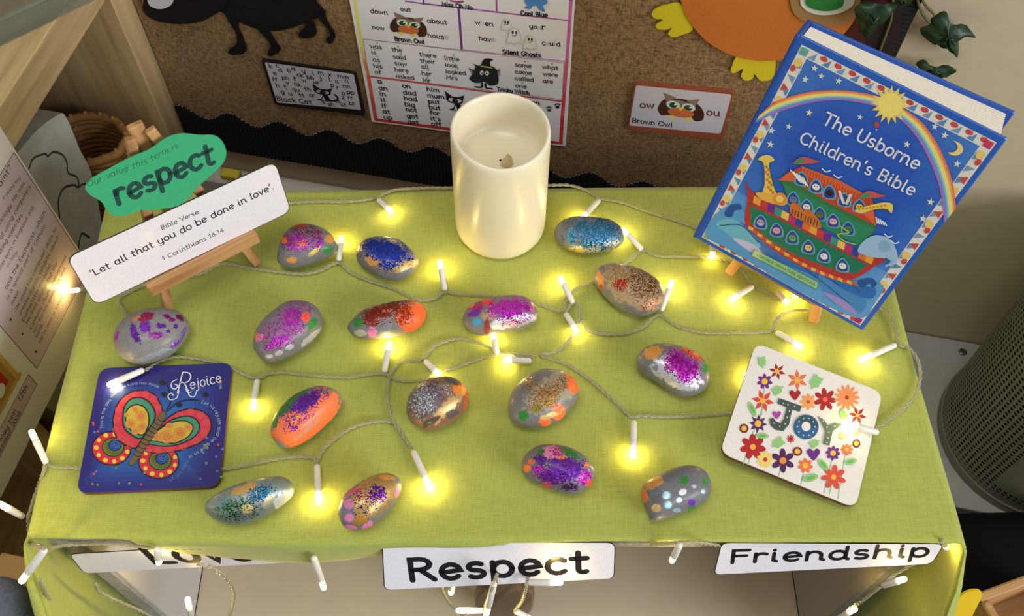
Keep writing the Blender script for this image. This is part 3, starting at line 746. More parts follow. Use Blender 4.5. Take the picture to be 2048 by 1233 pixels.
vs_ = nd(nt, 'ShaderNodeVectorMath', operation='SCALE'); L.new(ag.outputs['Color'], vs_.inputs[0]); L.new(br.outputs['Result'], vs_.inputs['Scale'])
tn = nd(nt, 'ShaderNodeTexNoise'); tn.inputs['Scale'].default_value = 850; tn.inputs['Detail'].default_value = 4; L.new(tc.outputs['Object'], tn.inputs['Vector'])
rn = nd(nt, 'ShaderNodeMapRange'); rn.inputs['To Min'].default_value = .5; rn.inputs['To Max'].default_value = 1.5; L.new(tn.outputs['Fac'], rn.inputs['Value'])
vb = nd(nt, 'ShaderNodeVectorMath', operation='SCALE'); L.new(at.outputs['Color'], vb.inputs[0]); L.new(rn.outputs['Result'], vb.inputs['Scale'])
mx = nd(nt, 'ShaderNodeMix', data_type='RGBA'); L.new(lt.outputs['Value'], mx.inputs['Factor']); L.new(vb.outputs['Vector'], mx.inputs['A']); L.new(vs_.outputs['Vector'], mx.inputs['B'])
L.new(mx.outputs['Result'], b.inputs['Base Color'])
mm = nd(nt, 'ShaderNodeMath', operation='MULTIPLY_ADD'); mm.inputs[1].default_value = .55; L.new(lt.outputs['Value'], mm.inputs[0]); L.new(at.outputs['Alpha'], mm.inputs[2])
L.new(mm.outputs['Value'], b.inputs['Metallic'])
rr = nd(nt, 'ShaderNodeMapRange'); rr.inputs['To Min'].default_value = .55; rr.inputs['To Max'].default_value = .34
mxx = nd(nt, 'ShaderNodeMath', operation='MAXIMUM'); L.new(at.outputs['Alpha'], mxx.inputs[0]); L.new(lt.outputs['Value'], mxx.inputs[1]); L.new(mxx.outputs['Value'], rr.inputs['Value']); L.new(rr.outputs['Result'], b.inputs['Roughness'])
b.inputs['Coat Weight'].default_value = .25; b.inputs['Coat Roughness'].default_value = .2
ge = nd(nt, 'ShaderNodeNewGeometry')
su = nd(nt, 'ShaderNodeVectorMath', operation='SUBTRACT'); L.new(vo.outputs['Color'], su.inputs[0]); su.inputs[1].default_value = (.5, .5, .5)
sm = nd(nt, 'ShaderNodeMath', operation='MULTIPLY'); sm.inputs[1].default_value = .9; L.new(lt.outputs['Value'], sm.inputs[0])
s2 = nd(nt, 'ShaderNodeVectorMath', operation='SCALE'); L.new(su.outputs['Vector'], s2.inputs[0]); L.new(sm.outputs['Value'], s2.inputs['Scale'])
bpn = nd(nt, 'ShaderNodeBump'); bpn.inputs['Strength'].default_value = .25; bpn.inputs['Distance'].default_value = .0004; L.new(tn.outputs['Fac'], bpn.inputs['Height'])
av = nd(nt, 'ShaderNodeVectorMath', operation='ADD'); L.new(bpn.outputs['Normal'], av.inputs[0]); L.new(s2.outputs['Vector'], av.inputs[1])
nv = nd(nt, 'ShaderNodeVectorMath', operation='NORMALIZE'); L.new(av.outputs['Vector'], nv.inputs[0]); L.new(nv.outputs['Vector'], b.inputs['Normal'])
PUR, VIO, ORG, RED, GRN, BLU, CYA = (196, 38, 196), (112, 30, 176), (250, 118, 56), (196, 44, 30), (36, 128, 42), (24, 60, 186), (70, 160, 196)
GLD, SIL, PNK, TAN, BRN = (214, 180, 96), (214, 216, 226), (232, 128, 180), (216, 150, 70), (170, 112, 36)
ST = (118, 118, 120)
def stone(label, zm, out, ht, patches, basec=ST):
    sx, sy, sk = zm; z = zoom(sx, sy, sk)
    cont = catmull([z(*p) for p in out], True, 8)
    zc_ = TZ + ht * .42
    eq = [P(u, v, zc_) for u, v in cont]
    c0 = sum(eq, V((0, 0, 0))) / len(eq)
    ve = (c0 - CPOS); ve.z = 0; ve.normalize(); pe = V((-ve.y, ve.x, 0))
    # the silhouette is a little taller than the equator: shrink along the line of sight
    half = max(abs((p - c0).dot(ve)) for p in eq)
    k = math.sqrt(max(.5, 1 - (ht * .5 * .52 / (half * .85)) ** 2))
    eq = [c0 + pe * (p - c0).dot(pe) + ve * ((p - c0).dot(ve) * k) for p in eq]
    angs = [math.atan2((p - c0).y, (p - c0).x) for p in eq]; rads = [((p - c0).xy).length for p in eq]
    od = np.argsort(angs); A0 = np.array(angs)[od]; R0 = np.array(rads)[od]
    NA, NP = 176, 80
    TH = np.linspace(-math.pi, math.pi, NA, endpoint=False); RT = np.interp(TH, A0, R0, period=2 * math.pi)
    vs, fs, cols, gl = [], [], [], []
    up, dn = ht * .58, ht * .42
    seed = random.random() * 50
    for j in range(NP + 1):
        ph = -math.pi / 2 + math.pi * j / NP
        ch, sh = math.cos(ph), math.sin(ph)
        for i in range(NA):
            r = RT[i] * max(ch, 1e-4) ** .82
            zz = (up if sh > 0 else dn) * (abs(sh) ** .95) * (1 if sh > 0 else -1)
            p = V((c0.x + r * math.cos(TH[i]), c0.y + r * math.sin(TH[i]), zc_ + zz))
            if sh > -.6: p.z += noise.noise(V((p.x * 55, p.y * 55, seed))) * .0009 * ch
            vs.append(p)
    for j in range(NP):
        for i in range(NA):
            l = (i + 1) % NA; fs.append((j * NA + i, j * NA + l, (j + 1) * NA + l, (j + 1) * NA + i))
    for p in vs:
        c_ = list(basec); met = 0.; g = 0.; gc = (200, 200, 210)
        if p.z > zc_ - dn * .5:
            u, v = proj(p); x, y = (u - sx) / sk, (v - sy) / sk
            n1 = noise.noise(V((x * .035, y * .035, seed))) + .5 * noise.noise(V((x * .09, y * .09, seed + 3)))
            for q in patches:
                kd, px, py, rx, ry, rot, col, stg = q
                ca, sa = math.cos(math.radians(rot)), math.sin(math.radians(rot))
                dx, dy = x - px, y - py
                d = math.hypot((dx * ca + dy * sa) / rx, (-dx * sa + dy * ca) / ry)
                val = 1 - d + n1 * .34 * min(1, max(rx, ry) / 70)
                if kd in 'pm':
                    w = min(1, max(0, val * 9)) * stg
                    if w > 0:
                        c_ = [c_[t] * (1 - w) + col[t] * w for t in range(3)]; met = met * (1 - w) + (.6 if kd == 'm' else 0) * w
                        g *= (1 - w * .7)
                else:
                    w = min(1, max(0, (val + .12) * 1.9)) * stg
                    if w > g: g = w; gc = col
        cols.append(lin(c_, met)); gl.append(lin(gc, g))
    base = V((c0.x, c0.y, TZ))
    o = mesh('painted_stone', vs, fs, M_STONE, base=base, smooth=True)
    me = o.data
    for nm, arr in (('Col', cols), ('Glit', gl)):
        a = me.color_attributes.new(nm, 'FLOAT_COLOR', 'POINT'); a.data.foreach_set('color', np.array(arr, np.float32).ravel())
    tag(o, label, 'stone', 'painted pebbles on the green cloth')
def pp(*l): return [('p', *q) if isinstance(q[0], (int, float)) else q for q in l]
ZA, ZB, ZC, ZD, ZE = (480, 420, .2596), (860, 420, .34066), (960, 680, .32446), (200, 580, .30824), (380, 730, .29297)
stone('pebble with magenta glitter and one dark green dot, nearest the verse card', ZA, [(290, 400), (300, 300), (340, 200), (440, 125), (560, 125), (660, 165), (735, 230), (750, 290), (700, 350), (600, 390), (480, 430), (370, 440)], .024,
  [('p', 470, 130, 60, 18, 0, (210, 70, 50), .8), ('g', 440, 240, 130, 95, 0, PUR, .8), ('g', 500, 170, 130, 50, 0, (150, 40, 110), .6), ('g', 590, 250, 70, 60, 0, (170, 40, 180), .8), ('p', 480, 255, 50, 28, -20, (240, 80, 110), .8), ('p', 340, 235, 28, 28, 0, ORG, 1), ('p', 480, 268, 28, 14, 0, ORG, .9),
   ('p', 672, 305, 45, 34, -20, GRN, 1), ('p', 690, 225, 42, 36, 0, TAN, .9), ('p', 400, 388, 42, 24, 0, TAN, 1), ('m', 572, 320, 60, 20, -40, GLD, .9), ('g', 600, 172, 40, 22, 0, (200, 50, 120), .9)])
stone('pebble coated in royal blue glitter left of the candle', ZA, [(895, 330), (930, 260), (1010, 225), (1150, 220), (1260, 260), (1350, 350), (1375, 420), (1320, 500), (1230, 545), (1110, 530), (990, 470), (910, 400)], .024,
  [('p', 1140, 320, 230, 120, 12, (150, 140, 118), .8), ('p', 1010, 390, 55, 42, 35, TAN, 1), ('p', 1075, 425, 60, 30, 20, TAN, .9), ('m', 1250, 430, 120, 42, -18, GLD, .9), ('g', 1120, 310, 230, 110, 12, BLU, 1.05), ('g', 1150, 400, 110, 80, 0, BLU, .8), ('g', 930, 300, 50, 50, 0, BRN, .4), ('m', 1180, 245, 26, 18, 0, (230, 200, 180), 1)])
stone('large oval pebble with purple glitter and an orange dot', ZA, [(110, 1080), (115, 980), (170, 880), (260, 790), (370, 720), (480, 710), (580, 745), (630, 820), (625, 920), (540, 1030), (420, 1110), (290, 1175), (190, 1170)], .03,
  [('g', 380, 870, 240, 130, -52, PUR, .6), ('g', 400, 830, 110, 90, -40, PUR, .9), ('g', 290, 1020, 120, 60, -20, PUR, .9), ('g', 200, 950, 90, 60, -50, (200, 70, 180), .6), ('p', 505, 825, 38, 38, 0, (255, 92, 40), 1), ('p', 560, 880, 34, 52, 30, GRN, 1), ('p', 150, 985, 42, 26, -30, PNK, .9), ('p', 125, 975, 16, 30, 0, ORG, .8), ('m', 540, 990, 110, 22, -42, SIL, .8), ('m', 385, 1058, 36, 22, -20, SIL, .9), ('m', 300, 1105, 36, 20, -20, SIL, .9), ('m', 225, 1130, 28, 16, 0, SIL, .8)])
stone('long pebble painted red and bright orange', ZA, [(830, 920), (860, 860), (950, 780), (1100, 735), (1280, 705), (1390, 720), (1432, 780), (1420, 860), (1350, 930), (1220, 975), (1040, 1000), (900, 985)], .024,
  [('p', 1330, 830, 130, 130, 0, (255, 104, 44), 1), ('g', 1050, 820, 140, 90, -18, (150, 34, 22), 1), ('g', 1130, 760, 200, 50, -14, (160, 44, 24), .9), ('g', 1250, 800, 90, 90, 0, (176, 50, 22), .8), ('p', 1130, 780, 50, 12, -10, ORG, .8), ('p', 1020, 945, 40, 46, 0, PNK, 1), ('p', 912, 870, 38, 46, 40, GRN, 1), ('p', 925, 950, 48, 30, 0, (186, 186, 168), .8), ('m', 1110, 900, 60, 80, 0, (150, 156, 168), .5)])
stone('pebble with teal blue and silver glitter beside the candle', ZB, [(728, 140), (760, 80), (840, 55), (960, 55), (1060, 70), (1120, 110), (1140, 160), (1120, 205), (1040, 240), (900, 255), (800, 230), (750, 190)], .024,
  [('p', 830, 160, 30, 60, 0, (90, 160, 185), .8), ('m', 1000, 215, 170, 36, -6, SIL, .8), ('m', 870, 235, 70, 18, 0, GLD, .7), ('g', 980, 140, 190, 110, 0, (34, 128, 184), .85), ('g', 1060, 190, 120, 70, 0, (170, 185, 205), .6), ('g', 900, 90, 140, 40, 0, (90, 120, 140), .6)])
stone('brown gold glitter pebble with a red patch', ZB, [(960, 400), (985, 350), (1060, 325), (1160, 335), (1270, 380), (1350, 440), (1372, 520), (1340, 590), (1250, 628), (1150, 600), (1060, 540), (990, 460)], .026,
  [('p', 1185, 450, 205, 112, 33, (176, 150, 112), .95), ('p', 1000, 410, 20, 60, -12, TAN, 1), ('p', 1005, 455, 12, 20, 0, RED, .9), ('g', 1250, 440, 140, 100, 33, (130, 78, 34), .6), ('g', 1150, 420, 130, 70, 33, (180, 140, 70), .5), ('g', 1125, 440, 50, 48, 0, (190, 44, 24), .9), ('g', 1290, 560, 70, 40, -30, (210, 130, 80), .7)])
stone('long pebble with purple glitter fading to silver', ZB, [(190, 660), (215, 590), (280, 545), (400, 515), (530, 510), (600, 540), (632, 600), (615, 660), (540, 700), (420, 725), (320, 742), (230, 720)], .025,
  [('m', 490, 650, 150, 42, -10, SIL, .9), ('p', 340, 620, 50, 40, 0, (180, 146, 96), .9), ('p', 270, 568, 50, 26, -22, (176, 34, 100), 1), ('p', 345, 545, 40, 22, 0, (240, 66, 66), 1), ('p', 262, 608, 42, 20, -15, VIO, .9), ('p', 275, 660, 28, 26, 0, CYA, 1), ('p', 335, 690, 18, 55, 0, (140, 44, 44), .9), ('g', 470, 575, 160, 66, -6, PUR, 1), ('g', 500, 640, 120, 50, -8, PUR, .4)])
stone('grey pebble with silver stripe and purple glitter, nearest the joy coaster', ZB, [(1212, 890), (1240, 830), (1320, 795), (1430, 795), (1540, 830), (1610, 890), (1640, 960), (1625, 1040), (1560, 1090), (1470, 1098), (1390, 1060), (1310, 1000), (1230, 950)], .027,
  [('m', 1450, 955, 165, 95, 30, SIL, 1), ('p', 1310, 838, 62, 40, -15, TAN, 1), ('g', 1480, 915, 130, 92, 38, PUR, 1), ('g', 1540, 850, 90, 28, 25, (230, 60, 70), .9), ('p', 1616, 930, 20, 30, 0, GRN, 1)])
stone('pebble with gold glitter, orange edges and green dot', ZC, [(172, 420), (200, 320), (280, 235), (380, 185), (480, 190), (560, 220), (605, 290), (600, 360), (550, 440), (470, 510), (370, 545), (260, 540), (190, 500)], .028,
  [('p', 440, 330, 190, 110, -35, (170, 158, 132), .8), ('g', 430, 330, 190, 60, -38, BRN, .7), ('g', 330, 290, 70, 60, 0, (190, 130, 50), .5), ('g', 420, 380, 70, 50, 0, (190, 140, 50), .8), ('p', 572, 270, 40, 62, -15, ORG, 1), ('p', 482, 445, 40, 60, 10, ORG, .95), ('p', 400, 505, 42, 30, 0, ORG, 1), ('p', 268, 468, 33, 32, 0, GRN, 1), ('p', 348, 420, 34, 34, 0, (132, 122, 24), 1), ('m', 430, 470, 70, 16, -18, (250, 222, 150), .9)])
stone('pebble thick with violet sequins and green and orange dots', ZC, [(258, 780), (280, 710), (350, 655), (450, 645), (560, 665), (650, 720), (700, 790), (705, 850), (660, 920), (580, 965), (490, 950), (370, 900), (280, 850)], .028,
  [('g', 520, 790, 150, 90, 12, VIO, 1.1), ('g', 450, 850, 110, 70, 0, (130, 34, 180), 1), ('g', 370, 810, 60, 50, 0, PUR, .9), ('g', 640, 850, 55, 60, 0, PUR, 1), ('g', 375, 745, 50, 45, 0, VIO, .9), ('g', 550, 910, 70, 30, 0, (80, 24, 110), .9), ('p', 440, 692, 62, 42, 0, PNK, .95), ('g', 480, 690, 50, 40, 0, (190, 40, 140), .6), ('p', 560, 700, 72, 20, 33, GRN, 1), ('p', 380, 688, 22, 16, 0, GRN, 1), ('p', 290, 795, 25, 28, 0, ORG, 1), ('p', 318, 752, 24, 14, 0, ORG, 1), ('p', 505, 725, 36, 14, 0, ORG, 1), ('p', 655, 770, 16, 14, 0, ORG, 1), ('p', 672, 885, 22, 30, 0, (245, 80, 70), 1), ('p', 410, 897, 36, 20, 0, (240, 70, 70), 1)])
stone('grey pebble dotted with pale blue, silver and green spots', ZC, [(998, 960), (1005, 900), (1080, 850), (1180, 800), (1290, 775), (1380, 800), (1422, 870), (1415, 960), (1340, 1030), (1220, 1080), (1100, 1120), (1045, 1110), (1020, 1050)], .027,
  [('p', 1070, 890, 80, 30, -25, TAN, .9), ('p', 1015, 970, 20, 42, 0, ORG, 1), ('p', 1258, 865, 31, 30, 0, GRN, 1), ('p', 1385, 875, 17, 27, 0, GRN, 1), ('p', 1070, 945, 18, 16, 0, (100, 130, 140), .8)] + [('m', x, y, a, b_, 0, (170, 214, 224), 1) for x, y, a, b_ in ((1150, 960, 27, 26), (1228, 988, 19, 18), (1160, 1018, 24, 26), (1215, 1052, 27, 14), (1377, 937, 16, 14))] + [('m', 1250, 940, 28, 20, -20, (240, 240, 240), 1), ('m', 1320, 905, 14, 13, 0, SIL, 1), ('m', 1085, 1040, 30, 28, 0, (240, 205, 140), 1), ('p', 1305, 1042, 26, 20, 0, GRN, 1), ('p', 1303, 1005, 24, 24, 0, VIO, 1)], (112, 112, 120))
stone('grey pebble with scattered violet glitter dabs at the easel foot', ZD, [(88, 330), (110, 260), (190, 180), (310, 138), (430, 130), (530, 160), (580, 230), (560, 310), (490, 400), (400, 450), (270, 485), (170, 460), (110, 400)], .03,
  [('g', x, y, a, b_, r, c, 1.2) for x, y, a, b_, r, c in ((225, 280, 28, 75, -22, VIO), (295, 240, 45, 45, 0, (130, 40, 200)), (395, 235, 38, 20, 0, VIO), (355, 295, 62, 24, 0, (160, 40, 170)), (300, 178, 58, 34, -15, (176, 30, 100)), (435, 172, 28, 18, 20, (150, 30, 130)), (468, 195, 26, 16, 0, (150, 30, 130)), (518, 182, 32, 18, 35, (150, 30, 130)), (490, 236, 18, 18, 0, VIO), (442, 270, 18, 14, 0, VIO), (540, 280, 16, 50, 20, (150, 120, 210)), (490, 350, 48, 18, -35, (150, 100, 220)), (108, 300, 14, 36, 15, PUR))] + [('m', 350, 425, 130, 20, -22, (176, 196, 206), .6), ('p', 240, 185, 30, 14, -30, ORG, .7)], (128, 127, 128))
stone('orange painted pebble with purple specks and green edge', ZE, [(552, 470), (565, 380), (620, 300), (720, 210), (840, 155), (930, 150), (1010, 185), (1035, 250), (1000, 330), (920, 420), (820, 510), (720, 565), (640, 575), (580, 530)], .029,
  [('p', 790, 390, 300, 170, -40, (255, 122, 66), 1), ('p', 690, 250, 190, 50, -40, (44, 112, 36), 1), ('p', 580, 390, 20, 50, 10, (44, 112, 36), 1), ('g', 790, 255, 140, 62, -32, VIO, 1.1), ('g', 740, 340, 130, 80, -30, VIO, .45), ('g', 690, 430, 70, 40, 0, VIO, .45), ('g', 880, 200, 80, 60, 0, VIO, .4), ('p', 830, 415, 60, 10, -38, (170, 150, 145), .8), ('p', 760, 480, 70, 8, -38, (180, 156, 150), .7), ('p', 615, 550, 60, 26, 30, (150, 148, 148), 1)])
stone('brown and copper swirled pebble with silver glitter', ZE, [(1478, 300), (1500, 210), (1570, 130), (1680, 88), (1780, 85), (1860, 130), (1900, 210), (1890, 290), (1830, 370), (1730, 430), (1620, 450), (1540, 420), (1490, 370)], .029,
  [('p', 1700, 270, 260, 220, 0, (128, 92, 72), 1), ('p', 1610, 240, 120, 140, 25, (86, 76, 88), 1), ('p', 1840, 165, 55, 58, 0, (236, 136, 50), 1), ('m', 1750, 300, 140, 46, -42, (206, 168, 112), 1), ('p', 1885, 260, 16, 70, 5, (190, 90, 44), 1), ('p', 1640, 390, 80, 24, -25, (64, 58, 60), 1), ('p', 1790, 335, 50, 26, -20, (84, 74, 70), 1), ('p', 1790, 115, 70, 20, 15, (70, 64, 66), 1), ('p', 1690, 395, 30, 12, -40, (190, 140, 90), 1), ('p', 1560, 400, 40, 26, 30, (160, 110, 70), 1), ('g', 1600, 250, 110, 130, 25, (220, 220, 230), .55), ('g', 1740, 160, 60, 50, 0, (220, 220, 230), .3)])
stone('silvery green pebble with blue glitter at the front left', ZE, [(95, 980), (130, 920), (240, 850), (400, 800), (560, 775), (660, 785), (715, 840), (700, 910), (620, 980), (500, 1050), (360, 1090), (250, 1085), (150, 1040)], .029,
  [('m', 400, 930, 340, 150, -15, (142, 158, 150), .8), ('p', 380, 845, 100, 34, -20, (206, 156, 78), .9), ('g', 480, 880, 100, 60, -20, (30, 120, 180), .8), ('g', 330, 990, 150, 80, -10, (40, 120, 70), .6), ('g', 250, 960, 70, 50, 0, CYA, .4), ('m', 388, 985, 46, 34, -10, (230, 205, 140), 1), ('m', 640, 920, 80, 50, -42, (226, 228, 236), 1), ('m', 540, 930, 30, 60, 30, (210, 200, 150), .7)], (116, 124, 122))
stone('golden pebble with pink dabs and blue violet glitter', ZE, [(1015, 1000), (1040, 910), (1120, 830), (1230, 760), (1340, 735), (1420, 770), (1445, 840), (1410, 930), (1340, 1030), (1250, 1110), (1150, 1140), (1060, 1120), (1025, 1060)], .028,
  [('m', 1250, 890, 220, 130, -46, (196, 158, 92), 1), ('p', 1070, 1010, 60, 70, 0, (130, 128, 146), .9), ('p', 1350, 770, 70, 20, 10, TAN, .9), ('p', 1085, 950, 38, 38, 0, PNK, 1), ('p', 1085, 1045, 36, 28, 0, PNK, 1), ('p', 1095, 1112, 46, 18, 10, PNK, 1), ('p', 1215, 1095, 44, 24, -35, PNK, 1), ('p', 1416, 862, 16, 40, 15, PNK, 1), ('p', 1110, 865, 80, 12, -40, (226, 90, 140), 1), ('m', 1170, 1055, 60, 40, -30, (216, 160, 70), 1), ('g', 1280, 880, 74, 62, 0, VIO, .9), ('g', 1210, 950, 130, 90, -30, (40, 70, 150), .3), ('g', 1180, 890, 80, 50, 0, (200, 40, 150), .4)])
# ================================================================== COASTERS
M_MDF = flat('coaster_edge', (112, 74, 52), .7, .2)
def coaster(name, label, corners, th, printc, z, gridc=None):
    """corners TL TR BR BL in world"""
    e1 = corners[1] - corners[0]; e2 = corners[0] - corners[3]; c = sum(corners, V((0, 0, 0))) / 4
    pl = Plane(c, e1, e2); t = thing(name, c - pl.n * th, label, 'coaster', 'printed coasters')
    h = .05
    pts = rounded([(-h, -h), (h, -h), (h, h), (-h, h)], .0085, 6)
    plate('cork_board', pl, pts, -th, -.0007, M_MDF, t)
    A_ = Art(pl, z)
    if gridc is None: plate('printed_face', pl, pts, -.0007, 0, M_GLOSS, t, col=printc)
    else:
        # face as rings so that the printed background can shade from centre to rim
        vs, fs, cs = [], [], []; n = len(pts); R_ = 14
        for k in range(R_ + 1):
            for p in pts: vs.append(pl.at(p[0] * k / R_, p[1] * k / R_, 0))
        for p in pts: vs.append(pl.at(p[0], p[1], -.0007))
        for k in range(R_ + 1):
            for i in range(n):
                j = (i + 1) % n; f = (k * n + i, k * n + j, (k + 1) * n + j, (k + 1) * n + i); fs.append(f)
                p = pts[i]; cs.append(lin(gridc(p[0] * min(k + .5, R_) / R_, p[1] * min(k + .5, R_) / R_)))
        mesh('printed_face', vs, fs, M_GLOSS, t, cols=cs)
    return t, A_, pl
# ---- blue butterfly coaster
cr = [P(195, 737, TZ + .004), P(466, 729, TZ + .004), P(437, 970, TZ + .004), P(158, 987, TZ + .004)]
cm = sum(cr, V((0, 0, 0))) / 4; e = ((cr[1] - cr[0]) + (cr[2] - cr[3])).normalized(); f_ = V((-e.y, e.x, 0))
cr = [cm + (e * a + f_ * b_) * .05 for a, b_ in ((-1, 1), (1, 1), (1, -1), (-1, -1))]
zr = zoom(140, 700, .25140)
def rejc(a, b_):
    d = min(1, math.hypot(a + .006, b_ + .004) / .062); n = noise.noise(V((a * 90, b_ * 90, 2))) * .15
    return grad((40, 112, 190), (36, 32, 118), min(1, max(0, d * d * 1.15 + n)))
rej, A, rpl = coaster('coaster', 'deep blue coaster with a patterned butterfly and the word Rejoice', cr, .004, None, zr, rejc)
BK = (22, 26, 34)
def ring(A, pts, c, w=7, oc=BK):
    A.curve(pts, oc); m_ = np.mean(np.array(pts, float), 0)
    A.curve([tuple(m_ + (np.array(p) - m_) * (1 - w / max(20, np.hypot(*(np.array(p) - m_))))) for p in pts], c)
def sc(pts, k, o=None):
    m_ = np.array(o if o else np.mean(np.array(pts, float), 0)); return [tuple(m_ + (np.array(p) - m_) * k) for p in pts]
# lower wings first
for cx, cy, r, rx in ((330, 785, 160, 1), (705, 890, 165, 1)):
    o_ = [(cx + r * math.cos(w) * rx, cy + r * .86 * math.sin(w)) for w in np.linspace(0, 2 * math.pi, 16, endpoint=False)]
    ring(A, o_, (206, 44, 66), 11); inn = sc(o_, .56, (cx + 30, cy - 20)); ring(A, inn, (104, 120, 46)); ring(A, sc(o_, .34, (cx + 40, cy - 35)), (34, 70, 150))
    for k in range(11):
        w = 2 * math.pi * k / 11 + .3; A.ell(cx + 6 + r * .79 * math.cos(w), cy + r * .68 * math.sin(w) - 4, 17 + 4 * (k % 2), 18, 0, (240, 196, 80), 12)
    for k in range(14):
        w = math.pi * (k / 14) * 1.2; A.line([(cx + 30 + r * .5 * math.cos(w), cy - 15 + r * .42 * math.sin(w)), (cx + 32 + r * .4 * math.cos(w + .1), cy - 20 + r * .33 * math.sin(w + .1))], 4, (30, 40, 22))
    for k in (20, 36): A.ribbon([A.q(cx + 40 + k * math.cos(w), cy - 36 + k * .85 * math.sin(w)) for w in np.linspace(0, 6.28, 16)], .0003, (90, 130, 200)); A.up()
L1 = [(345, 640), (340, 540), (380, 420), (460, 345), (570, 318), (670, 350), (725, 430), (742, 510), (700, 580), (640, 650), (560, 740), (520, 790), (450, 770), (380, 720)]
R1 = [(770, 545), (860, 490), (960, 466), (1060, 490), (1120, 550), (1125, 640), (1060, 730), (960, 780), (840, 815), (700, 832), (580, 800), (600, 740), (680, 640)]
for wg in (L1, R1): ring(A, wg, (208, 52, 74), 12)
for x, y in [(365, 640), (372, 560), (385, 480), (440, 400), (520, 355), (600, 350), (670, 390), (705, 460), (440, 720), (400, 700), (480, 760), (960, 495), (1040, 520), (1085, 580), (1070, 660), (1000, 725), (900, 775), (800, 800), (700, 805), (620, 800), (870, 520)]:
    A.ribbon([A.q(x + 24 * math.cos(w), y + 22 * math.sin(w)) for w in np.linspace(0, 6.28, 13)], .00035, (226, 96, 100)); A.ribbon([A.q(x + 12 * math.cos(w), y + 11 * math.sin(w)) for w in np.linspace(0, 6.28, 9)], .0003, (226, 110, 96))
A.up()
L2 = [(415, 560), (430, 450), (490, 385), (570, 378), (640, 420), (680, 490), (678, 560), (620, 650), (560, 715), (480, 680), (430, 630)]
R2 = [(740, 600), (820, 550), (920, 525), (1000, 545), (1038, 610), (1010, 680), (930, 735), (820, 770), (700, 770), (610, 740), (660, 670)]
for wg in (L2, R2): ring(A, wg, (66, 142, 112), 12)
L3 = [(438, 560), (450, 480), (510, 435), (580, 445), (625, 500), (632, 590), (590, 680), (520, 670), (460, 620)]
R3 = [(740, 610), (830, 570), (920, 565), (985, 610), (950, 690), (850, 745), (740, 745), (650, 715), (680, 660)]
for wg in (L3, R3): ring(A, wg, (204, 178, 58), 11)
for x, y, r in [(565, 530, 44), (480, 590, 40), (575, 615, 38), (520, 475, 30), (520, 650, 30), (455, 520, 20), (770, 695, 56), (875, 665, 48), (790, 610, 30), (680, 690, 40), (940, 620, 30), (830, 720, 24)]:
    A.ell(x, y, r, r * .95, 0, (206, 128, 62), 16); A.ribbon([A.q(x + r * .75 * math.cos(w), y + r * .72 * math.sin(w)) for w in np.linspace(0, 6.28, 17)], .0004, (226, 180, 80)); A.up()
ring(A, [(765, 500), (745, 485), (715, 510), (640, 620), (560, 740), (490, 860), (468, 905), (490, 925), (540, 880), (620, 760), (700, 640), (760, 540)], (112, 92, 62), 6)
for k in range(10):
    t = k / 10; x, y = 725 - 215 * t, 560 + 310 * t; A.line([(x - 34, y - 12), (x, y + 10), (x + 36, y + 12)], 6, BK, True)
for q in ([(770, 480), (800, 420), (790, 330), (770, 270), (740, 260)], [(775, 490), (860, 420), (960, 400), (1030, 405)]): A.line(q, 9, BK, True)
for x, y in ((738, 262), (750, 356), (870, 442), (1080, 360)): A.ell(x, y, 24, 20, 0, BK, 12)
A.build('butterfly', rej, M_GLOSS)
for k in range(34):
    x, y = random.choice([(1150 + random.uniform(-120, 80), 700 + random.uniform(0, 330)), (random.uniform(160, 700), random.uniform(940, 1080)), (random.uniform(170, 240), random.uniform(580, 680)), (1200, 280 + random.uniform(-30, 30))])
    A.ell(x, y, 11, 11, 0, random.choice([(190, 80, 100), (110, 150, 110), (80, 120, 200), (120, 130, 70)]), 8)
o = A.build('confetti_dots', rej, M_GLOSS); o['kind'] = 'stuff'
LT = (226, 226, 232)
A.text('R', [(842, 345), (950, 350)], LT, .042, 1.35); A.text('ejoice', [(958, 318), (1208, 258)], LT, .075, 1.3)
for q in ([(850, 240), (815, 260), (808, 300), (840, 315), (858, 290), (836, 276)], [(868, 330), (850, 385), (800, 400), (782, 370), (806, 348), (824, 366)], [(1010, 330), (990, 375), (955, 370), (946, 345), (968, 338)], [(945, 325), (925, 312), (930, 332)]): A.line(q, 8, LT, True)
o = A.build('title_lettering', rej, M_GLOSS, 'curly white Rejoice lettering')
SL = (170, 196, 226)
A.text('This is the day that the Lord has made', [(268, 630), (262, 560), (285, 470), (330, 390), (400, 320), (480, 285), (570, 275), (650, 285), (705, 308)], SL, .09, .85)
A.text('Let us rejoice and be glad in it', [(1045, 425), (1120, 455), (1165, 520), (1185, 600), (1165, 680), (1110, 740), (1050, 790), (985, 830), (940, 850)], SL, .09, .85)
A.text('from 118.24', [(930, 880), (900, 940), (850, 1000), (790, 1040)], (120, 150, 205), .08, .8)
o = A.build('verse_lettering', rej, M_GLOSS); o['kind'] = 'stuff'
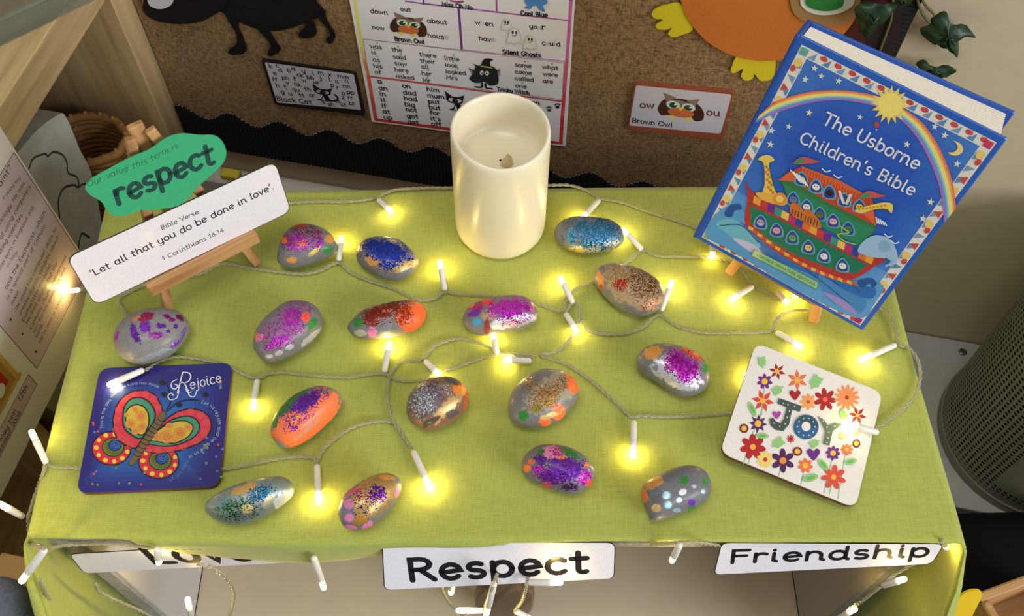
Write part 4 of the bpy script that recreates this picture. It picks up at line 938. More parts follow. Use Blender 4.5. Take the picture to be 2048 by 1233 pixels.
# ---- white JOY coaster, propped on a lamp so that it tilts
cj = [V((.2024, .3635, T + .0154)), V((.2935, .3228, T + .0091)), V((.2530, .2314, T + .0127)), V((.1619, .2721, T + .0190))]
zj = zoom(1420, 690, .26761)
joy, A, jpl = coaster('coaster', 'white flowery coaster with the word Joy, tilted on the fairy lights', cj, .004, (240, 236, 230), zj)
def stem(*p): A.line(p, 7, (150, 190, 150))
for q in ([(405, 320), (385, 520), (310, 680), (250, 890)], [(395, 440), (340, 680), (285, 890)], [(530, 900), (515, 980)], [(700, 950), (678, 1045)], [(910, 860), (850, 1110)], [(1010, 810), (955, 1150)], [(915, 1010), (890, 1120)]): stem(*q)
o = A.build('flower_stems', joy, M_GLOSS)
def flower(x, y, r, n, c, cc, rc, wd=.34, rot=0.0, pointed=False):
    for k in range(n):
        w = 2 * math.pi * k / n + rot; dx, dy = math.cos(w), math.sin(w)
        if pointed: A.poly([(x, y), (x + r * .5 * dx - r * wd * .6 * dy, y + r * .5 * dy + r * wd * .6 * dx), (x + r * dx, y + r * dy), (x + r * .5 * dx + r * wd * .6 * dy, y + r * .5 * dy - r * wd * .6 * dx)], c)
        else: A.ell(x + r * .58 * dx, y + r * .58 * dy, r * .44, r * wd * .62, math.degrees(w), c, 12)
    A.ell(x, y, rc, rc, 0, cc, 12)
    A.build('flower', joy, M_GLOSS)
YC = (244, 190, 70)
for a in [(502, 200, 64, 6, (168, 44, 44), YC, 18, .34, .3, True), (408, 275, 58, 7, (120, 48, 140), YC, 24, .42, .2), (652, 265, 82, 6, (236, 120, 74), YC, 22, .36, .5, True), (395, 420, 88, 6, (226, 78, 52), YC, 22, .36, .2, True), (733, 427, 62, 8, (246, 166, 98), (200, 80, 50), 13, .38, 0),
          (860, 410, 86, 7, (172, 40, 44), (236, 110, 80), 20, .36, .1), (1022, 396, 96, 13, (246, 150, 96), (176, 60, 44), 15, .22, 0), (1102, 530, 68, 6, (170, 48, 48), YC, 14, .32, .2, True), (358, 592, 70, 8, (92, 40, 104), YC, 26, .34, .1, True), (320, 765, 96, 7, (186, 36, 46), YC, 22, .42, .2), (412, 860, 64, 9, (246, 216, 118), (196, 66, 56), 17, .4, 0),
          (544, 868, 90, 6, (82, 34, 92), (236, 150, 60), 26, .4, .5), (603, 705, 36, 8, (200, 66, 56), (150, 40, 40), 9, .32, 0, True), (712, 906, 56, 7, (242, 120, 72), YC, 22, .42, .2), (918, 812, 54, 8, (104, 48, 140), YC, 22, .42, .1), (1022, 785, 46, 8, (240, 120, 80), (250, 180, 90), 14, .38, 0), (922, 992, 94, 7, (226, 84, 62), YC, 20, .36, .35)]:
    flower(*a)
for x, y, rx, ry in ((253, 628, 34, 34), (652, 800, 36, 34), (1092, 740, 30, 32)):
    A.ell(x, y, rx, ry, 0, (120, 40, 60), 14); A.ell(x, y, rx * .62, ry * .62, 0, YC, 12); A.build('round_flower', joy, M_GLOSS)
def heart(x, y, r, c):
    A.curve([(x, y + r), (x - r * .75, y + r * .2), (x - r, y - r * .4), (x - r * .5, y - r * .8), (x, y - r * .4), (x + r * .5, y - r * .8), (x + r, y - r * .4), (x + r * .75, y + r * .2)], c, 4); A.build('heart', joy, M_GLOSS)
heart(634, 375, 42, (176, 36, 44)); heart(498, 525, 32, (176, 70, 170)); heart(772, 818, 50, (106, 46, 140))
LG = (150, 206, 128)
def sprig(x, y, r, rot):
    for k in range(3):
        t = .25 + .35 * k
        for s_ in (-1, 1):
            w = rot + s_ * .9; A.ell(x + r * (t * math.cos(rot) + .3 * math.cos(w)) - r * .5 * math.cos(rot), y + r * (t * math.sin(rot) + .3 * math.sin(w)) - r * .5 * math.sin(rot), r * .3, r * .19, math.degrees(w), LG, 10)
    A.line([(x - r * .5 * math.cos(rot), y - r * .5 * math.sin(rot)), (x + r * .7 * math.cos(rot), y + r * .7 * math.sin(rot))], r * .18, LG); A.build('leaf_sprig', joy, M_GLOSS)
for a in ((390, 145, 60, -1.7), (515, 335, 62, 2.6), (780, 295, 78, -1.0), (495, 745, 70, -.6), (790, 735, 56, 2.6), (985, 680, 60, -.3), (990, 510, 56, 1.2)): sprig(*a)
for x, y, rx, ry, r in ((315, 485, 58, 22, 68), (390, 684, 48, 20, 0), (845, 900, 54, 24, 50), (1048, 876, 48, 22, -15), (748, 998, 62, 28, -15), (1090, 655, 40, 20, -25)):
    A.ell(x, y, rx, ry, r, LG, 14); A.ell(x, y, rx * .6, ry * .5, r, (110, 186, 104), 12); A.build('leaf', joy, M_GLOSS)
DG, DB = (72, 90, 84), (50, 104, 150)
A.poly([(515, 402), (685, 462), (668, 505), (612, 488), (588, 600), (545, 648), (490, 640), (450, 605), (442, 560), (470, 545), (490, 575), (525, 590), (548, 560), (572, 470), (500, 442)], DG)
for x, y in ((545, 440), (580, 452), (630, 466), (590, 500), (575, 545), (560, 595), (520, 615), (478, 590)): A.ell(x, y, 6, 6, 0, (206, 214, 210), 8)
A.build('letter_j', joy, M_GLOSS)
A.ell(716, 618, 94, 92, 0, DB, 24); A.poly([(640, 570), (690, 530), (760, 540), (800, 590), (808, 620), (716, 618)], (58, 84, 100)); A.ell(716, 614, 34, 36, 0, (240, 236, 230), 16)
for k in range(10): A.ell(716 + 66 * math.cos(k * .63), 617 + 66 * math.sin(k * .63), 6, 6, 0, (206, 220, 230), 8)
A.build('letter_o', joy, M_GLOSS)
A.poly([(803, 535), (855, 568), (880, 610), (935, 585), (992, 598), (915, 650), (890, 758), (842, 745), (862, 650)], (104, 122, 106))
for x, y in ((845, 575), (872, 620), (885, 660), (878, 700), (872, 735), (930, 612)): A.ell(x, y, 6, 6, 0, (214, 220, 208), 8)
A.build('letter_y', joy, M_GLOSS)
# ================================================================== EASELS
def easel(label, feet, n, ht, tray_z, tray_half, tray_d, wood, leg_w=.0075):
    """feet: two points on the cloth; n: outward normal of the leaning front plane"""
    a, b_ = feet; ex = (b_ - a).normalized(); up = n.cross(ex).normalized()
    if up.z < 0: up = -up
    nn = ex.cross(up).normalized()
    if nn.dot(n) < 0: nn = -nn
    mid = (a + b_) / 2; w = (b_ - a).length / 2
    t = thing('easel', mid, label, 'easel', 'miniature wooden easels'); back = -V((nn.x, nn.y, 0)).normalized()
    apex = mid + up * ht
    M1 = woodmat('pine_upright', wood[0], wood[1], up, 120); M2 = woodmat('pine_tray', wood[0], wood[1], ex, 120)
    for s_, f_ in ((-1, a), (1, b_)):
        top = apex + ex * (s_ * .007); d = (top - f_).normalized(); c = (top + f_) / 2
        sx = nn.cross(d).normalized()
        box('front_leg', c, (leg_w / 2, .003, (top - f_).length / 2), M1, t, (sx, nn, d), .0008)
    # flat centre post between the legs and the rear strut
    box('centre_post', apex - up * .012 - nn * .0065, (.0055, .003, .016), M1, t, (ex, nn, up), .0008)
    foot = mid + back * (.085); top = apex - up * .01 - nn * .014; d = (top - foot).normalized(); sx = ex
    box('rear_leg', (top + foot) / 2, (.0045, .003, (top - foot).length / 2), M1, t, (sx, d.cross(sx).normalized(), d), .0008)
    box('cross_bar', mid + up * (ht * .82) - nn * .0005, (.022, .003, .004), M2, t, (ex, nn, up), .0008)
    k = (tray_z - mid.z) / up.z
    box('tray', mid + up * k + nn * (tray_d / 2 + .003), (tray_half, tray_d / 2, .0055), M2, t, (ex, nn, up), .0012)
    return t, ex, up, nn, mid
PINE = ((150, 104, 62), (208, 164, 110))
cn = V((.5443, -.8272, .1396))
e1 = easel('small pine easel at the back left holding the verse card', (V((-.2565, .4093, TZ)), V((-.1912, .4520, TZ))), cn, .162, T + .040, .0455, .012, PINE)
bn = V((-.5082, -.8119, .2872)); bup = V((.2281, .1946, .954)); bex = V((.8305, -.5504, -.0863))
e2 = easel('small pine easel behind the blue book at the back right', (P(1458, 546, TZ), P(1627, 643, TZ)), bn, .155, T + .034, .036, .018, PINE)
# ---- verse card and green paper on the left easel
cq = [V((-.2953, .3900, T + .1014)), V((-.1606, .4781, T + .0979)), V((-.1575, .4713, T + .0454)), V((-.2922, .3832, T + .0489))]
cc = sum(cq, V((0, 0, 0))) / 4; cpl = Plane(cc, cq[1] - cq[0], cq[0] - cq[3])
zl = zoom(130, 250, .30013)
vc = thing('verse_card', (cq[2] + cq[3]) / 2, 'white rounded verse card resting on the left easel tray', 'card')
hw, hh = .0805, .0266
plate('edge_line', cpl, rounded([(-hw, -hh), (hw, -hh), (hw, hh), (-hw, hh)], .008, 6), -.0008, 0, M_LAM, vc, col=(60, 58, 62))
A = Art(cpl, zl)
A.local(rounded([(-hw + .0005, -hh + .0005), (hw - .0005, -hh + .0005), (hw - .0005, hh - .0005), (-hw + .0005, hh - .0005)], .0077, 6), (234, 232, 240)); A.build('card_face', vc, M_LAM)
TK = (44, 40, 46)
A.text("'Let all that you do be done in love'.", [(182, 1012), (1395, 425)], TK, .11, 1.0); A.build('verse_line', vc, M_LAM)
A.text('Bible Verse:', [(645, 700), (905, 585)], TK, .1, 1.0); A.build('heading_line', vc, M_LAM)
A.text('1 Corinthians 16:14', [(655, 905), (1062, 710)], TK, .1, 1.0); A.build('reference_line', vc, M_LAM)
rp = Plane(cc + cpl.n * .0005 + cpl.e2 * .03, cpl.e1, cpl.e2)
gp = thing('respect_note', rp.at(0, .01), 'green wavy edged paper note reading respect at the easel top', 'paper note')
A = Art(rp, zl)
gpts = [(135, 420), (170, 365), (280, 300), (430, 220), (560, 165), (680, 85), (780, 58), (900, 68), (1000, 72), (1055, 120), (1075, 190), (1050, 260), (980, 330), (890, 410), (800, 510), (720, 550), (620, 560), (500, 570), (400, 605), (330, 605), (280, 570), (240, 510), (170, 470)]
plate('paper', rp, [A.q(*p) for p in catmull(gpts, True, 5)], -.0006, 0, M_CARDST, gp, col=(62, 172, 122))
A.text('respect', [(348, 535), (1005, 245)], (34, 72, 70), .145, 1.15, .12, .03); A.build('large_lettering', gp)
A.text('Our value this term is', [(150, 418), (340, 335), (560, 250), (755, 150)], (44, 96, 80), .07, 1.05, .25, .02); A.build('small_lettering', gp)
# ================================================================== BOOK
bk_w, bk_h, bt = .141, .1812, .026
bc = V((.1996 + .3167 + .2753 + .1582, .4709 + .3933 + .3581 + .4357, .226 + .2138 + .041 + .0531)) / 4 + EZ * T
bpl = Plane(bc, bex, bup)
zb = zoom(1380, 150, .42982)
book = thing('book', bpl.at(0, -bk_h / 2, -bt / 2), 'thick blue illustrated hardback book with an ark cover on the right easel', 'book')
BB = (36, 84, 172)
M_BOOK = M_GLOSS
def bgc(a, b_):
    t = (b_ + bk_h / 2) / bk_h; n = noise.noise(V((a * 60, b_ * 60, 5))) * .1
    d = math.hypot(a / .09, (t - .62) / .5)
    return grad((40, 90, 190), (118, 182, 230), min(1, max(0, (d - .45) * .9 + n + (.25 if t < .3 else 0))))
# front cover with coloured grid face; it stands away from the pages at its open side
NXG, NYG = 26, 32
cov_o = lambda a, b_, h: bpl.at(a, b_, h)
box('front_cover', bpl.at(0, 0, -.0012), (bk_w / 2, bk_h / 2, .0011), flat('cover_blue', (40, 96, 190), .4, .4, coat=.3), book, (bpl.e1, bpl.e2, bpl.n), .0006)
for o in (book.children[0],): fc = o
bang = math.radians(5.5)                               # pages fan open towards the fore edge
hinge = bpl.at(-bk_w / 2, 0, -bt)
be1 = (bpl.e1 * math.cos(bang) - bpl.n * math.sin(bang)).normalized(); bnn = be1.cross(bpl.e2).normalized()
box('back_cover', hinge + be1 * (bk_w / 2), (bk_w / 2, bk_h / 2, .0014), flat('cover_blue_back', (34, 82, 172), .45, .4, coat=.2), book, (be1, bpl.e2, bnn), .0006)
box('spine', bpl.at(-bk_w / 2 - .0012, 0, -bt / 2), (.0016, bk_h / 2, bt / 2 + .001), flat('spine_blue', (36, 80, 160), .5, .3), book, (bpl.e1, bpl.e2, bpl.n), .0008)
# page block: wedge with many thin ridges at the top edge
M_PAGE = flat('page_edge', (226, 220, 206), .85, .1, noise_amt=.06, noise_scale=500)
vs, fs = [], []
x0, x1, yb, yt = -bk_w / 2 + .001, bk_w / 2 - .003, -bk_h / 2 + .003, bk_h / 2 - .003
NL = 22
for k in range(NL + 1):
    f = k / NL
    wob = .0004 * (k % 2)
    for b_ in (yb, yt - wob):
        pa = bpl.at(x0, b_, -.0024); pb = hinge + be1 * .001 + bpl.e2 * b_ + bnn * .0016
        qa = bpl.at(x1 - wob, b_, -.0024); qb = hinge + be1 * (bk_w - .004 - wob) + bpl.e2 * b_ + bnn * .0016
        vs += [pa.lerp(pb, f), qa.lerp(qb, f)]
for k in range(NL):
    o = k * 4
    fs += [(o + 2, o + 3, o + 7, o + 6), (o + 1, o, o + 4, o + 5), (o + 3, o + 1, o + 5, o + 7), (o, o + 2, o + 6, o + 4)]
fs += [(0, 1, 3, 2), (NL * 4 + 2, NL * 4 + 3, NL * 4 + 1, NL * 4)]
mesh('page_block', vs, fs, M_PAGE, book)
A = Art(bpl, zb)
# patterned white border band
def quadl(a, b_, c, d, col): A.local([a, b_, c, d], col)
mL, mR, mT, mB = .0036, .0036, .005, .0036
bx0, bx1, by0, by1 = -bk_w / 2 + mL, bk_w / 2 - mR, -bk_h / 2 + mB, bk_h / 2 - mT
bwd = .0070
A.local([(bx0, by0), (bx1, by0), (bx1, by1), (bx0, by1)], (232, 228, 216)); A.build('border_band', fc, M_BOOK)
ix0, ix1, iy0, iy1 = bx0 + bwd, bx1 - bwd, by0 + bwd, by1 - bwd
vs, fs, cs = [], [], []
for i in range(NXG + 1):
    for j in range(NYG + 1): vs.append(bpl.at(ix0 + (ix1 - ix0) * i / NXG, iy0 + (iy1 - iy0) * j / NYG, A.h))
for i in range(NXG):
    for j in range(NYG):
        o = i * (NYG + 1) + j; fs.append((o, o + NYG + 1, o + NYG + 2, o + 1)); cs.append(lin(bgc(ix0 + (ix1 - ix0) * (i + .5) / NXG, iy0 + (iy1 - iy0) * (j + .5) / NYG)))
mesh('night_sky_picture', vs, fs, M_BOOK, fc, cols=cs); A.up(); A.up()
RB, BL2, YL2 = (206, 76, 70), (92, 142, 190), (240, 206, 110)
def border_run(p0, p1, n, inward, sun):
    p0, p1, inward = np.array(p0), np.array(p1), np.array(inward); d = (p1 - p0) / n
    for k in range(n):
        c = p0 + d * (k + .5); l = np.hypot(*d); t = d / l
        A.local([c - d * .5 + inward * .9, c - d * .02 + inward * .12, c + d * .0 + inward * .9], BL2 if k % 2 else (120, 160, 196))
        if sun and k % 3 == 0:
            A.local([c + t * l * .32 * math.cos(w) + inward * (.5 + .36 * math.sin(w)) for w in np.linspace(0, 6.28, 11)[:-1]], YL2)
        elif sun and k % 3 == 1: A.local([c + inward * .15 + t * -l * .3, c + inward * .85, c + inward * .15 + t * l * .3], RB)
        else: A.local([c + d * .5 + t * l * .26 * math.cos(w) + inward * (.3 + .26 * math.sin(w)) for w in np.linspace(0, 6.28, 11)[:-1]], RB)
    A.up()
border_run((bx0 + bwd, by1), (bx1 - bwd, by1), 12, (0, -bwd), False); border_run((bx0 + bwd, by0), (bx1 - bwd, by0), 12, (0, bwd), False)
border_run((bx0, by0 + bwd), (bx0, by1 - bwd), 16, (bwd, 0), True); border_run((bx1, by0 + bwd), (bx1, by1 - bwd), 16, (-bwd, 0), True)
for x, y, c in ((bx0, by1 - bwd, (96, 170, 160)), (bx1 - bwd, by1 - bwd, (206, 60, 90)), (bx1 - bwd, by0, (160, 40, 110)), (bx0, by0, (150, 180, 90))): A.local([(x + .001, y + .001), (x + bwd - .001, y + .001), (x + bwd - .001, y + bwd - .001), (x + .001, y + bwd - .001)], c)
A.line([(0, 0), (1, 0)], .01, BB)
o = A.build('border_pattern', fc, M_BOOK); o['kind'] = 'stuff'
# rainbow
top_arc = catmull([(318, 190), (400, 125), (520, 85), (640, 70), (760, 75), (880, 100), (985, 150), (1075, 215), (1140, 300), (1190, 400), (1222, 500), (1236, 590), (1238, 620)], False, 6)
low_arc = catmull([(296, 228), (380, 185), (480, 150), (600, 122), (720, 118), (850, 142), (930, 175), (1010, 235), (1075, 320), (1125, 420), (1160, 520), (1178, 620), (1182, 690)], False, 6)
RBW = [(236, 120, 84), (242, 170, 90), (248, 226, 120), (226, 232, 150), (140, 196, 200), (110, 150, 220), (176, 110, 200)]
for k, c in enumerate(RBW):
    a, b_ = k / 7, (k + 1) / 7
    up_ = [A.q(*(np.array(t) * (1 - a) + np.array(l) * a)) for t, l in zip(top_arc, low_arc)]; dn_ = [A.q(*(np.array(t) * (1 - b_) + np.array(l) * b_)) for t, l in zip(top_arc, low_arc)]
    n = len(up_); A._add(up_ + dn_, [(i, i + 1, n + i + 1, n + i) for i in range(n - 1)], c)
A.up(); A.build('rainbow', fc, M_BOOK)
A.star(932, 138, 92, (244, 220, 110), 16, .62, .1); A.ell(932, 138, 56, 54, 0, (250, 232, 120), 20); A.build('sun', fc, M_BOOK)
for x, y, r in ((537, 20, 17), (612, 5, 15), (692, 27, 17), (555, 175, 17), (380, 258, 17), (460, 240, 14), (375, 322, 18), (792, 196, 14), (1010, 322, 17), (1140, 240, 17), (1186, 280, 18), (1243, 412, 18), (1120, 590, 18), (1085, 668, 18), (580, -32, 17), (505, -22, 17)):
    A.star(x, y, r * 1.1, (226, 232, 214), 5, .38, .2); A.build('star', fc, M_BOOK)
A.curve([(1225, 304), (1258, 318), (1272, 346), (1258, 368), (1228, 374), (1200, 360), (1228, 358), (1246, 340), (1240, 318)], (242, 220, 130), 4); A.build('moon', fc, M_BOOK)
A.ell(870, 230, 11, 15, 15, (206, 70, 50), 12); A.poly([(864, 250), (872, 251), (869, 260)], (200, 210, 220)); A.build('balloon', fc, M_BOOK)
WT = (236, 238, 244)
A.text('The Usborne', [(612, 222), (1055, 440)], WT, .105, 1.06); A.build('title_line', fc, M_BOOK)
A.text("Children's Bible", [(505, 310), (1035, 562)], WT, .1, 1.06); A.build('title_line', fc, M_BOOK)
# sea
for k, (c, pts) in enumerate([((86, 160, 214), [(75, 745), (130, 640), (230, 600), (290, 720), (420, 800), (560, 860), (700, 950), (800, 960), (900, 980), (860, 1060), (780, 1130), (500, 1000), (200, 820)]),
   ((44, 108, 186), [(150, 700), (250, 690), (360, 790), (480, 800), (620, 880), (740, 970), (860, 990), (840, 1040), (700, 1010), (560, 930), (400, 860), (260, 780)]),
   ((110, 186, 206), [(120, 690), (200, 670), (280, 730), (330, 800), (260, 800), (180, 740)]), ((66, 136, 200), [(600, 930), (720, 1000), (820, 1050), (780, 1110), (640, 1040)]), ((160, 140, 206), [(620, 1010), (720, 1050), (780, 1110), (720, 1090)]), ((200, 196, 232), [(200, 760), (280, 780), (340, 830), (280, 820)]), ((36, 84, 156), [(180, 610), (230, 600), (240, 625), (210, 630), (195, 660), (160, 650)]), ((36, 84, 156), [(780, 960), (840, 945), (870, 970), (850, 990), (835, 970), (800, 990)])]):
    A.curve(pts, c)
for q in ([(140, 700), (240, 700), (320, 780)], [(420, 820), (560, 890), (700, 980)], [(600, 900), (700, 930), (790, 1010)], [(480, 860), (600, 950), (740, 1060)]): A.line(q, 5, (30, 80, 150), True)
A.build('sea', fc, M_BOOK)
# ark
A.curve([(262, 495), (290, 540), (420, 620), (560, 690), (700, 770), (820, 830), (910, 855), (860, 890), (800, 930), (740, 952), (640, 930), (520, 890), (400, 820), (290, 730), (255, 680), (268, 580)], (186, 54, 50))
A.poly([(280, 605), (420, 668), (560, 735), (700, 800), (850, 870), (770, 925), (640, 895), (500, 840), (380, 775), (285, 690)], (30, 122, 92))
A.build('ark_hull', fc, M_BOOK)
RBN = [(232, 170, 60), (206, 60, 60), (110, 50, 140), (60, 150, 140), (236, 196, 90), (190, 50, 110), (50, 70, 160), (230, 110, 60)]
for k in range(17):
    t = k / 17; x, y = 300 + 555 * t, 560 + 290 * t
    A.poly([(x, y), (x + 33, y + 17), (x + 26, y + 50), (x - 7, y + 33)], RBN[k % 8])
for k in range(22):
    t = k / 22; A.poly([(300 + 555 * t - 8, 594 + 290 * t), (300 + 555 * (t + .045) - 8, 594 + 290 * (t + .045)), (305 + 555 * t, 618 + 290 * t)], (190, 50, 60))
A.build('bunting', fc, M_BOOK)
for k in range(24):
    t = k / 24; x = 275 + 500 * t; y = 700 + 262 * t - 40 * math.sin(math.pi * t) * -1
    A.poly([(x, y), (x + 24, y + 12), (x + 20, y + 26), (x - 4, y + 14)], ((236, 180, 70), (206, 90, 50))[k % 2])
A.build('hull_trim', fc, M_BOOK)
A.poly([(430, 495), (520, 500), (700, 580), (865, 690), (860, 720), (800, 800), (640, 720), (470, 625), (450, 560)], (46, 138, 96))
A.poly([(412, 490), (438, 468), (640, 560), (862, 690), (866, 722), (640, 610)], (60, 120, 70))
A.build('ark_cabin', fc, M_BOOK)
A.poly([(440, 462), (520, 425), (700, 500), (850, 575), (868, 700), (640, 590)], (206, 68, 50)); A.poly([(520, 422), (700, 490), (848, 572), (800, 580), (660, 520), (515, 455)], (222, 102, 56))
for k in range(24): A.line([(522 + k * 13.6, 428 + k * 6.4), (518 + k * 13.6, 450 + k * 6.4)], 4, (176, 66, 40))
A.poly([(412, 488), (470, 445), (500, 495)], (226, 104, 60)); A.poly([(800, 640), (850, 600), (866, 700)], (226, 104, 60))
A.build('ark_roof', fc, M_BOOK)
def win(x, y, r, c=(52, 70, 150), a=None):
    A.curve([(x - r, y + r), (x - r, y - r * .2), (x, y - r * 1.1), (x + r, y), (x + r * .9, y + r * 1.3)], (100, 170, 190), 4); A.curve([(x - r * .75, y + r * .9), (x - r * .75, y - r * .1), (x, y - r * .85), (x + r * .75, y), (x + r * .65, y + r * 1.1)], c, 4)
    if a: A.ell(x, y + r * .25, r * .62, r * .5, 20, a, 12); A.ell(x - r * .2, y + r * .15, r * .1, r * .1, 0, (40, 30, 30), 6); A.ell(x + r * .2, y + r * .2, r * .1, r * .1, 0, (40, 30, 30), 6)
    A.build('ark_window', fc, M_BOOK)
for x, y, a in ((520, 478, (240, 240, 236)), (588, 512, (240, 238, 232)), (650, 540, (40, 36, 40)), (720, 575, None), (790, 605, (236, 190, 80)), (330, 678, (200, 170, 206)), (405, 715, (232, 160, 176)), (478, 750, (110, 170, 90)), (552, 795, (236, 200, 110)), (625, 835, (236, 236, 232)), (712, 880, (236, 236, 232)), (482, 570, (110, 130, 170)), (545, 605, (240, 236, 230)), (605, 640, (110, 110, 80)), (668, 672, (232, 170, 190)), (738, 708, (60, 140, 80))): win(x, y, 29, a=a)
A.line([(698, 540), (716, 592)], 13, (226, 220, 210)); A.line([(748, 556), (730, 596)], 13, (226, 220, 210)); A.build('horns', fc, M_BOOK)
for k in range(5): A.line([(470 + k * 14, 440 + k * 8), (510 + k * 10, 490 + k * 6)], 6, (240, 240, 236)); A.line([(478 + k * 14, 442 + k * 8), (516 + k * 10, 490 + k * 6)], 3, (30, 30, 34))
A.build('zebra', fc, M_BOOK)
for k in range(5): A.line([(868 + k * 10, 660 + k * 6), (872 + k * 11, 686 + k * 3)], 6, (240, 240, 236))
A.build('zebra_tail', fc, M_BOOK)
YG = (240, 206, 90)
A.curve([(318, 390), (350, 370), (380, 375), (395, 395), (370, 410), (378, 470), (400, 540), (430, 575), (400, 600), (340, 560), (350, 500), (345, 410)], YG)
for k in range(12): A.ell(358 + 9 * math.sin(k * 2.1) + k * 2.2, 425 + k * 12, 7, 8, 0, (206, 130, 50), 8)
A.build('giraffe', fc, M_BOOK)
A.curve([(770, 625), (850, 600), (910, 590), (945, 600), (940, 640), (915, 620), (860, 622), (800, 640)], YG)
for k in range(8): A.ell(790 + k * 17, 622 - k * 2.5, 6, 5, 0, (206, 140, 50), 8)
A.build('giraffe', fc, M_BOOK)
A.curve([(310, 545), (380, 550), (440, 560), (455, 585), (430, 605), (340, 580)], (236, 180, 80)); A.ell(420, 574, 32, 30, 0, (226, 150, 50), 14); A.ell(420, 574, 18, 17, 0, (246, 206, 110), 12); A.build('lion', fc, M_BOOK)
for x, y in ((500, 620), (560, 650)):
    A.curve([(x - 30, y - 20), (x, y - 25), (x + 40, y + 20), (x + 50, y + 60), (x, y + 45), (x - 30, y + 20)], (206, 116, 50))
    for k in range(5): A.line([(x - 20 + k * 14, y + 2 + k * 6), (x - 24 + k * 14, y + 26 + k * 6)], 4, (60, 34, 24))
    A.build('tiger', fc, M_BOOK)
A.curve([(782, 810), (815, 765), (870, 742), (930, 760), (965, 820), (962, 870), (930, 888), (935, 850), (900, 850), (850, 845), (800, 830)], (160, 196, 226)); A.ell(905, 795, 30, 28, 0, (136, 176, 212), 16); A.line([(925, 850), (945, 866), (915, 886)], 10, (150, 190, 222), True); A.build('elephant', fc, M_BOOK)
A.line([(700, 700), (740, 730), (690, 740), (720, 770), (770, 785)], 7, (160, 196, 80), True); A.build('snake', fc, M_BOOK)
for x, y in ((545, 395), (850, 555)):
    A.curve([(x - 60, y + 15), (x - 20, y - 18), (x + 30, y - 5), (x + 60, y + 5), (x + 20, y + 14)], (214, 84, 84)); A.curve([(x - 60, y + 18), (x - 30, y - 10), (x - 8, y + 5)], (60, 150, 90)); A.build('parrot', fc, M_BOOK)
for x, y in ((636, 442), (690, 470), (925, 745), (955, 775)): A.line([(x - 18, y - 8), (x, y + 6), (x + 18, y)], 6, (226, 236, 244), True); A.build('bird', fc, M_BOOK)
A.poly([(300, 808), (600, 962), (592, 995), (290, 838)], (150, 200, 140)); A.line([(300, 808), (600, 962), (592, 995), (290, 838), (300, 808)], 3, (90, 140, 90)); A.build('label_panel', fc, M_BOOK)
A.text('USBORNE MINIATURE EDITIONS', [(312, 838), (582, 978)], (60, 90, 66), .13, .95); A.build('label_lettering', fc, M_BOOK)
# ================================================================== NAME CARDS ON THE BOX FRONT
fpl = Plane(QBL + FN * .0012, FE, EZ)
def name_card(word, label, corners, base_l, hr, wt=.15, lean=30):
    k = math.radians(lean); fpl = Plane(QBL + FN * .0012 - EZ * .002, FE, EZ * math.cos(k) - FN * math.sin(k))
    A_ = Art(fpl, ONE, .0007); q = [A_.q(*p) for p in corners]
    for p in q[:2]: p[1] = min(p[1], -.004)
    c = fpl.at(*np.mean(q, 0)); t = thing('name_card', c, label, 'card', 'value cards on the box front')
    plate('edge_line', fpl, rounded(q, .0055, 5), 0, .0007, M_LAM, t, col=(52, 50, 54))
    m_ = np.mean(q, 0); A_.local(rounded([p + (m_ - p) / np.hypot(*(m_ - p)) * .0008 for p in q], .0053, 5), (232, 230, 238)); A_.build('card_face', t, M_LAM)
    A_.text(word, base_l, (28, 25, 30), wt, hr, track=.07); A_.build('lettering', t, M_LAM)
name_card('Respect', 'white value card reading Respect at the middle of the box front', [(762, 1066), (1234, 1050), (1229, 1157), (768, 1180)], [(818, 1161), (1180, 1143)], .80, .16)
name_card('Friendship', 'white value card reading Friendship at the right of the box front', [(1446, 1066), (1898, 1066), (1864, 1127), (1426, 1149)], [(1458, 1125), (1856, 1112)], .66, .165, 22)
name_card('Love', 'white value card mostly hidden by the cloth hem, left of the box front', [(138, 1108), (646, 1072), (638, 1121), (168, 1146)], [(306, 1125), (512, 1119)], 1.25, .13, 4)
# ================================================================== FAIRY LIGHTS
M_WIRE, nt, N, L, b = mat_new('clear_cable')
b.inputs['Base Color'].default_value = lin((226, 224, 196)); b.inputs['Roughness'].default_value = .18; b.inputs['Transmission Weight'].default_value = .7; b.inputs['IOR'].default_value = 1.35
M_HOLD, nt, N, L, b = mat_new('white_lamp_holder')
b.inputs['Base Color'].default_value = lin((240, 238, 230)); b.inputs['Roughness'].default_value = .35; b.inputs['Subsurface Weight'].default_value = .3; b.inputs['Subsurface Radius'].default_value = (.004, .003, .002)
M_LED, nt, N, L, b = mat_new('lit_led')
b.inputs['Base Color'].default_value = (1, .9, .6, 1); b.inputs['Emission Color'].default_value = (1, .70, .20, 1); b.inputs['Emission Strength'].default_value = 72
fairy = thing('fairy_light_string', (0, .37, TZ), 'warm white fairy lights on clear twisted cable winding among the pebbles', 'fairy lights')
WZ = TZ + .0018
def to3(p): return p if isinstance(p, Vector) else P(p[0], p[1], p[2] if len(p) > 2 else WZ)
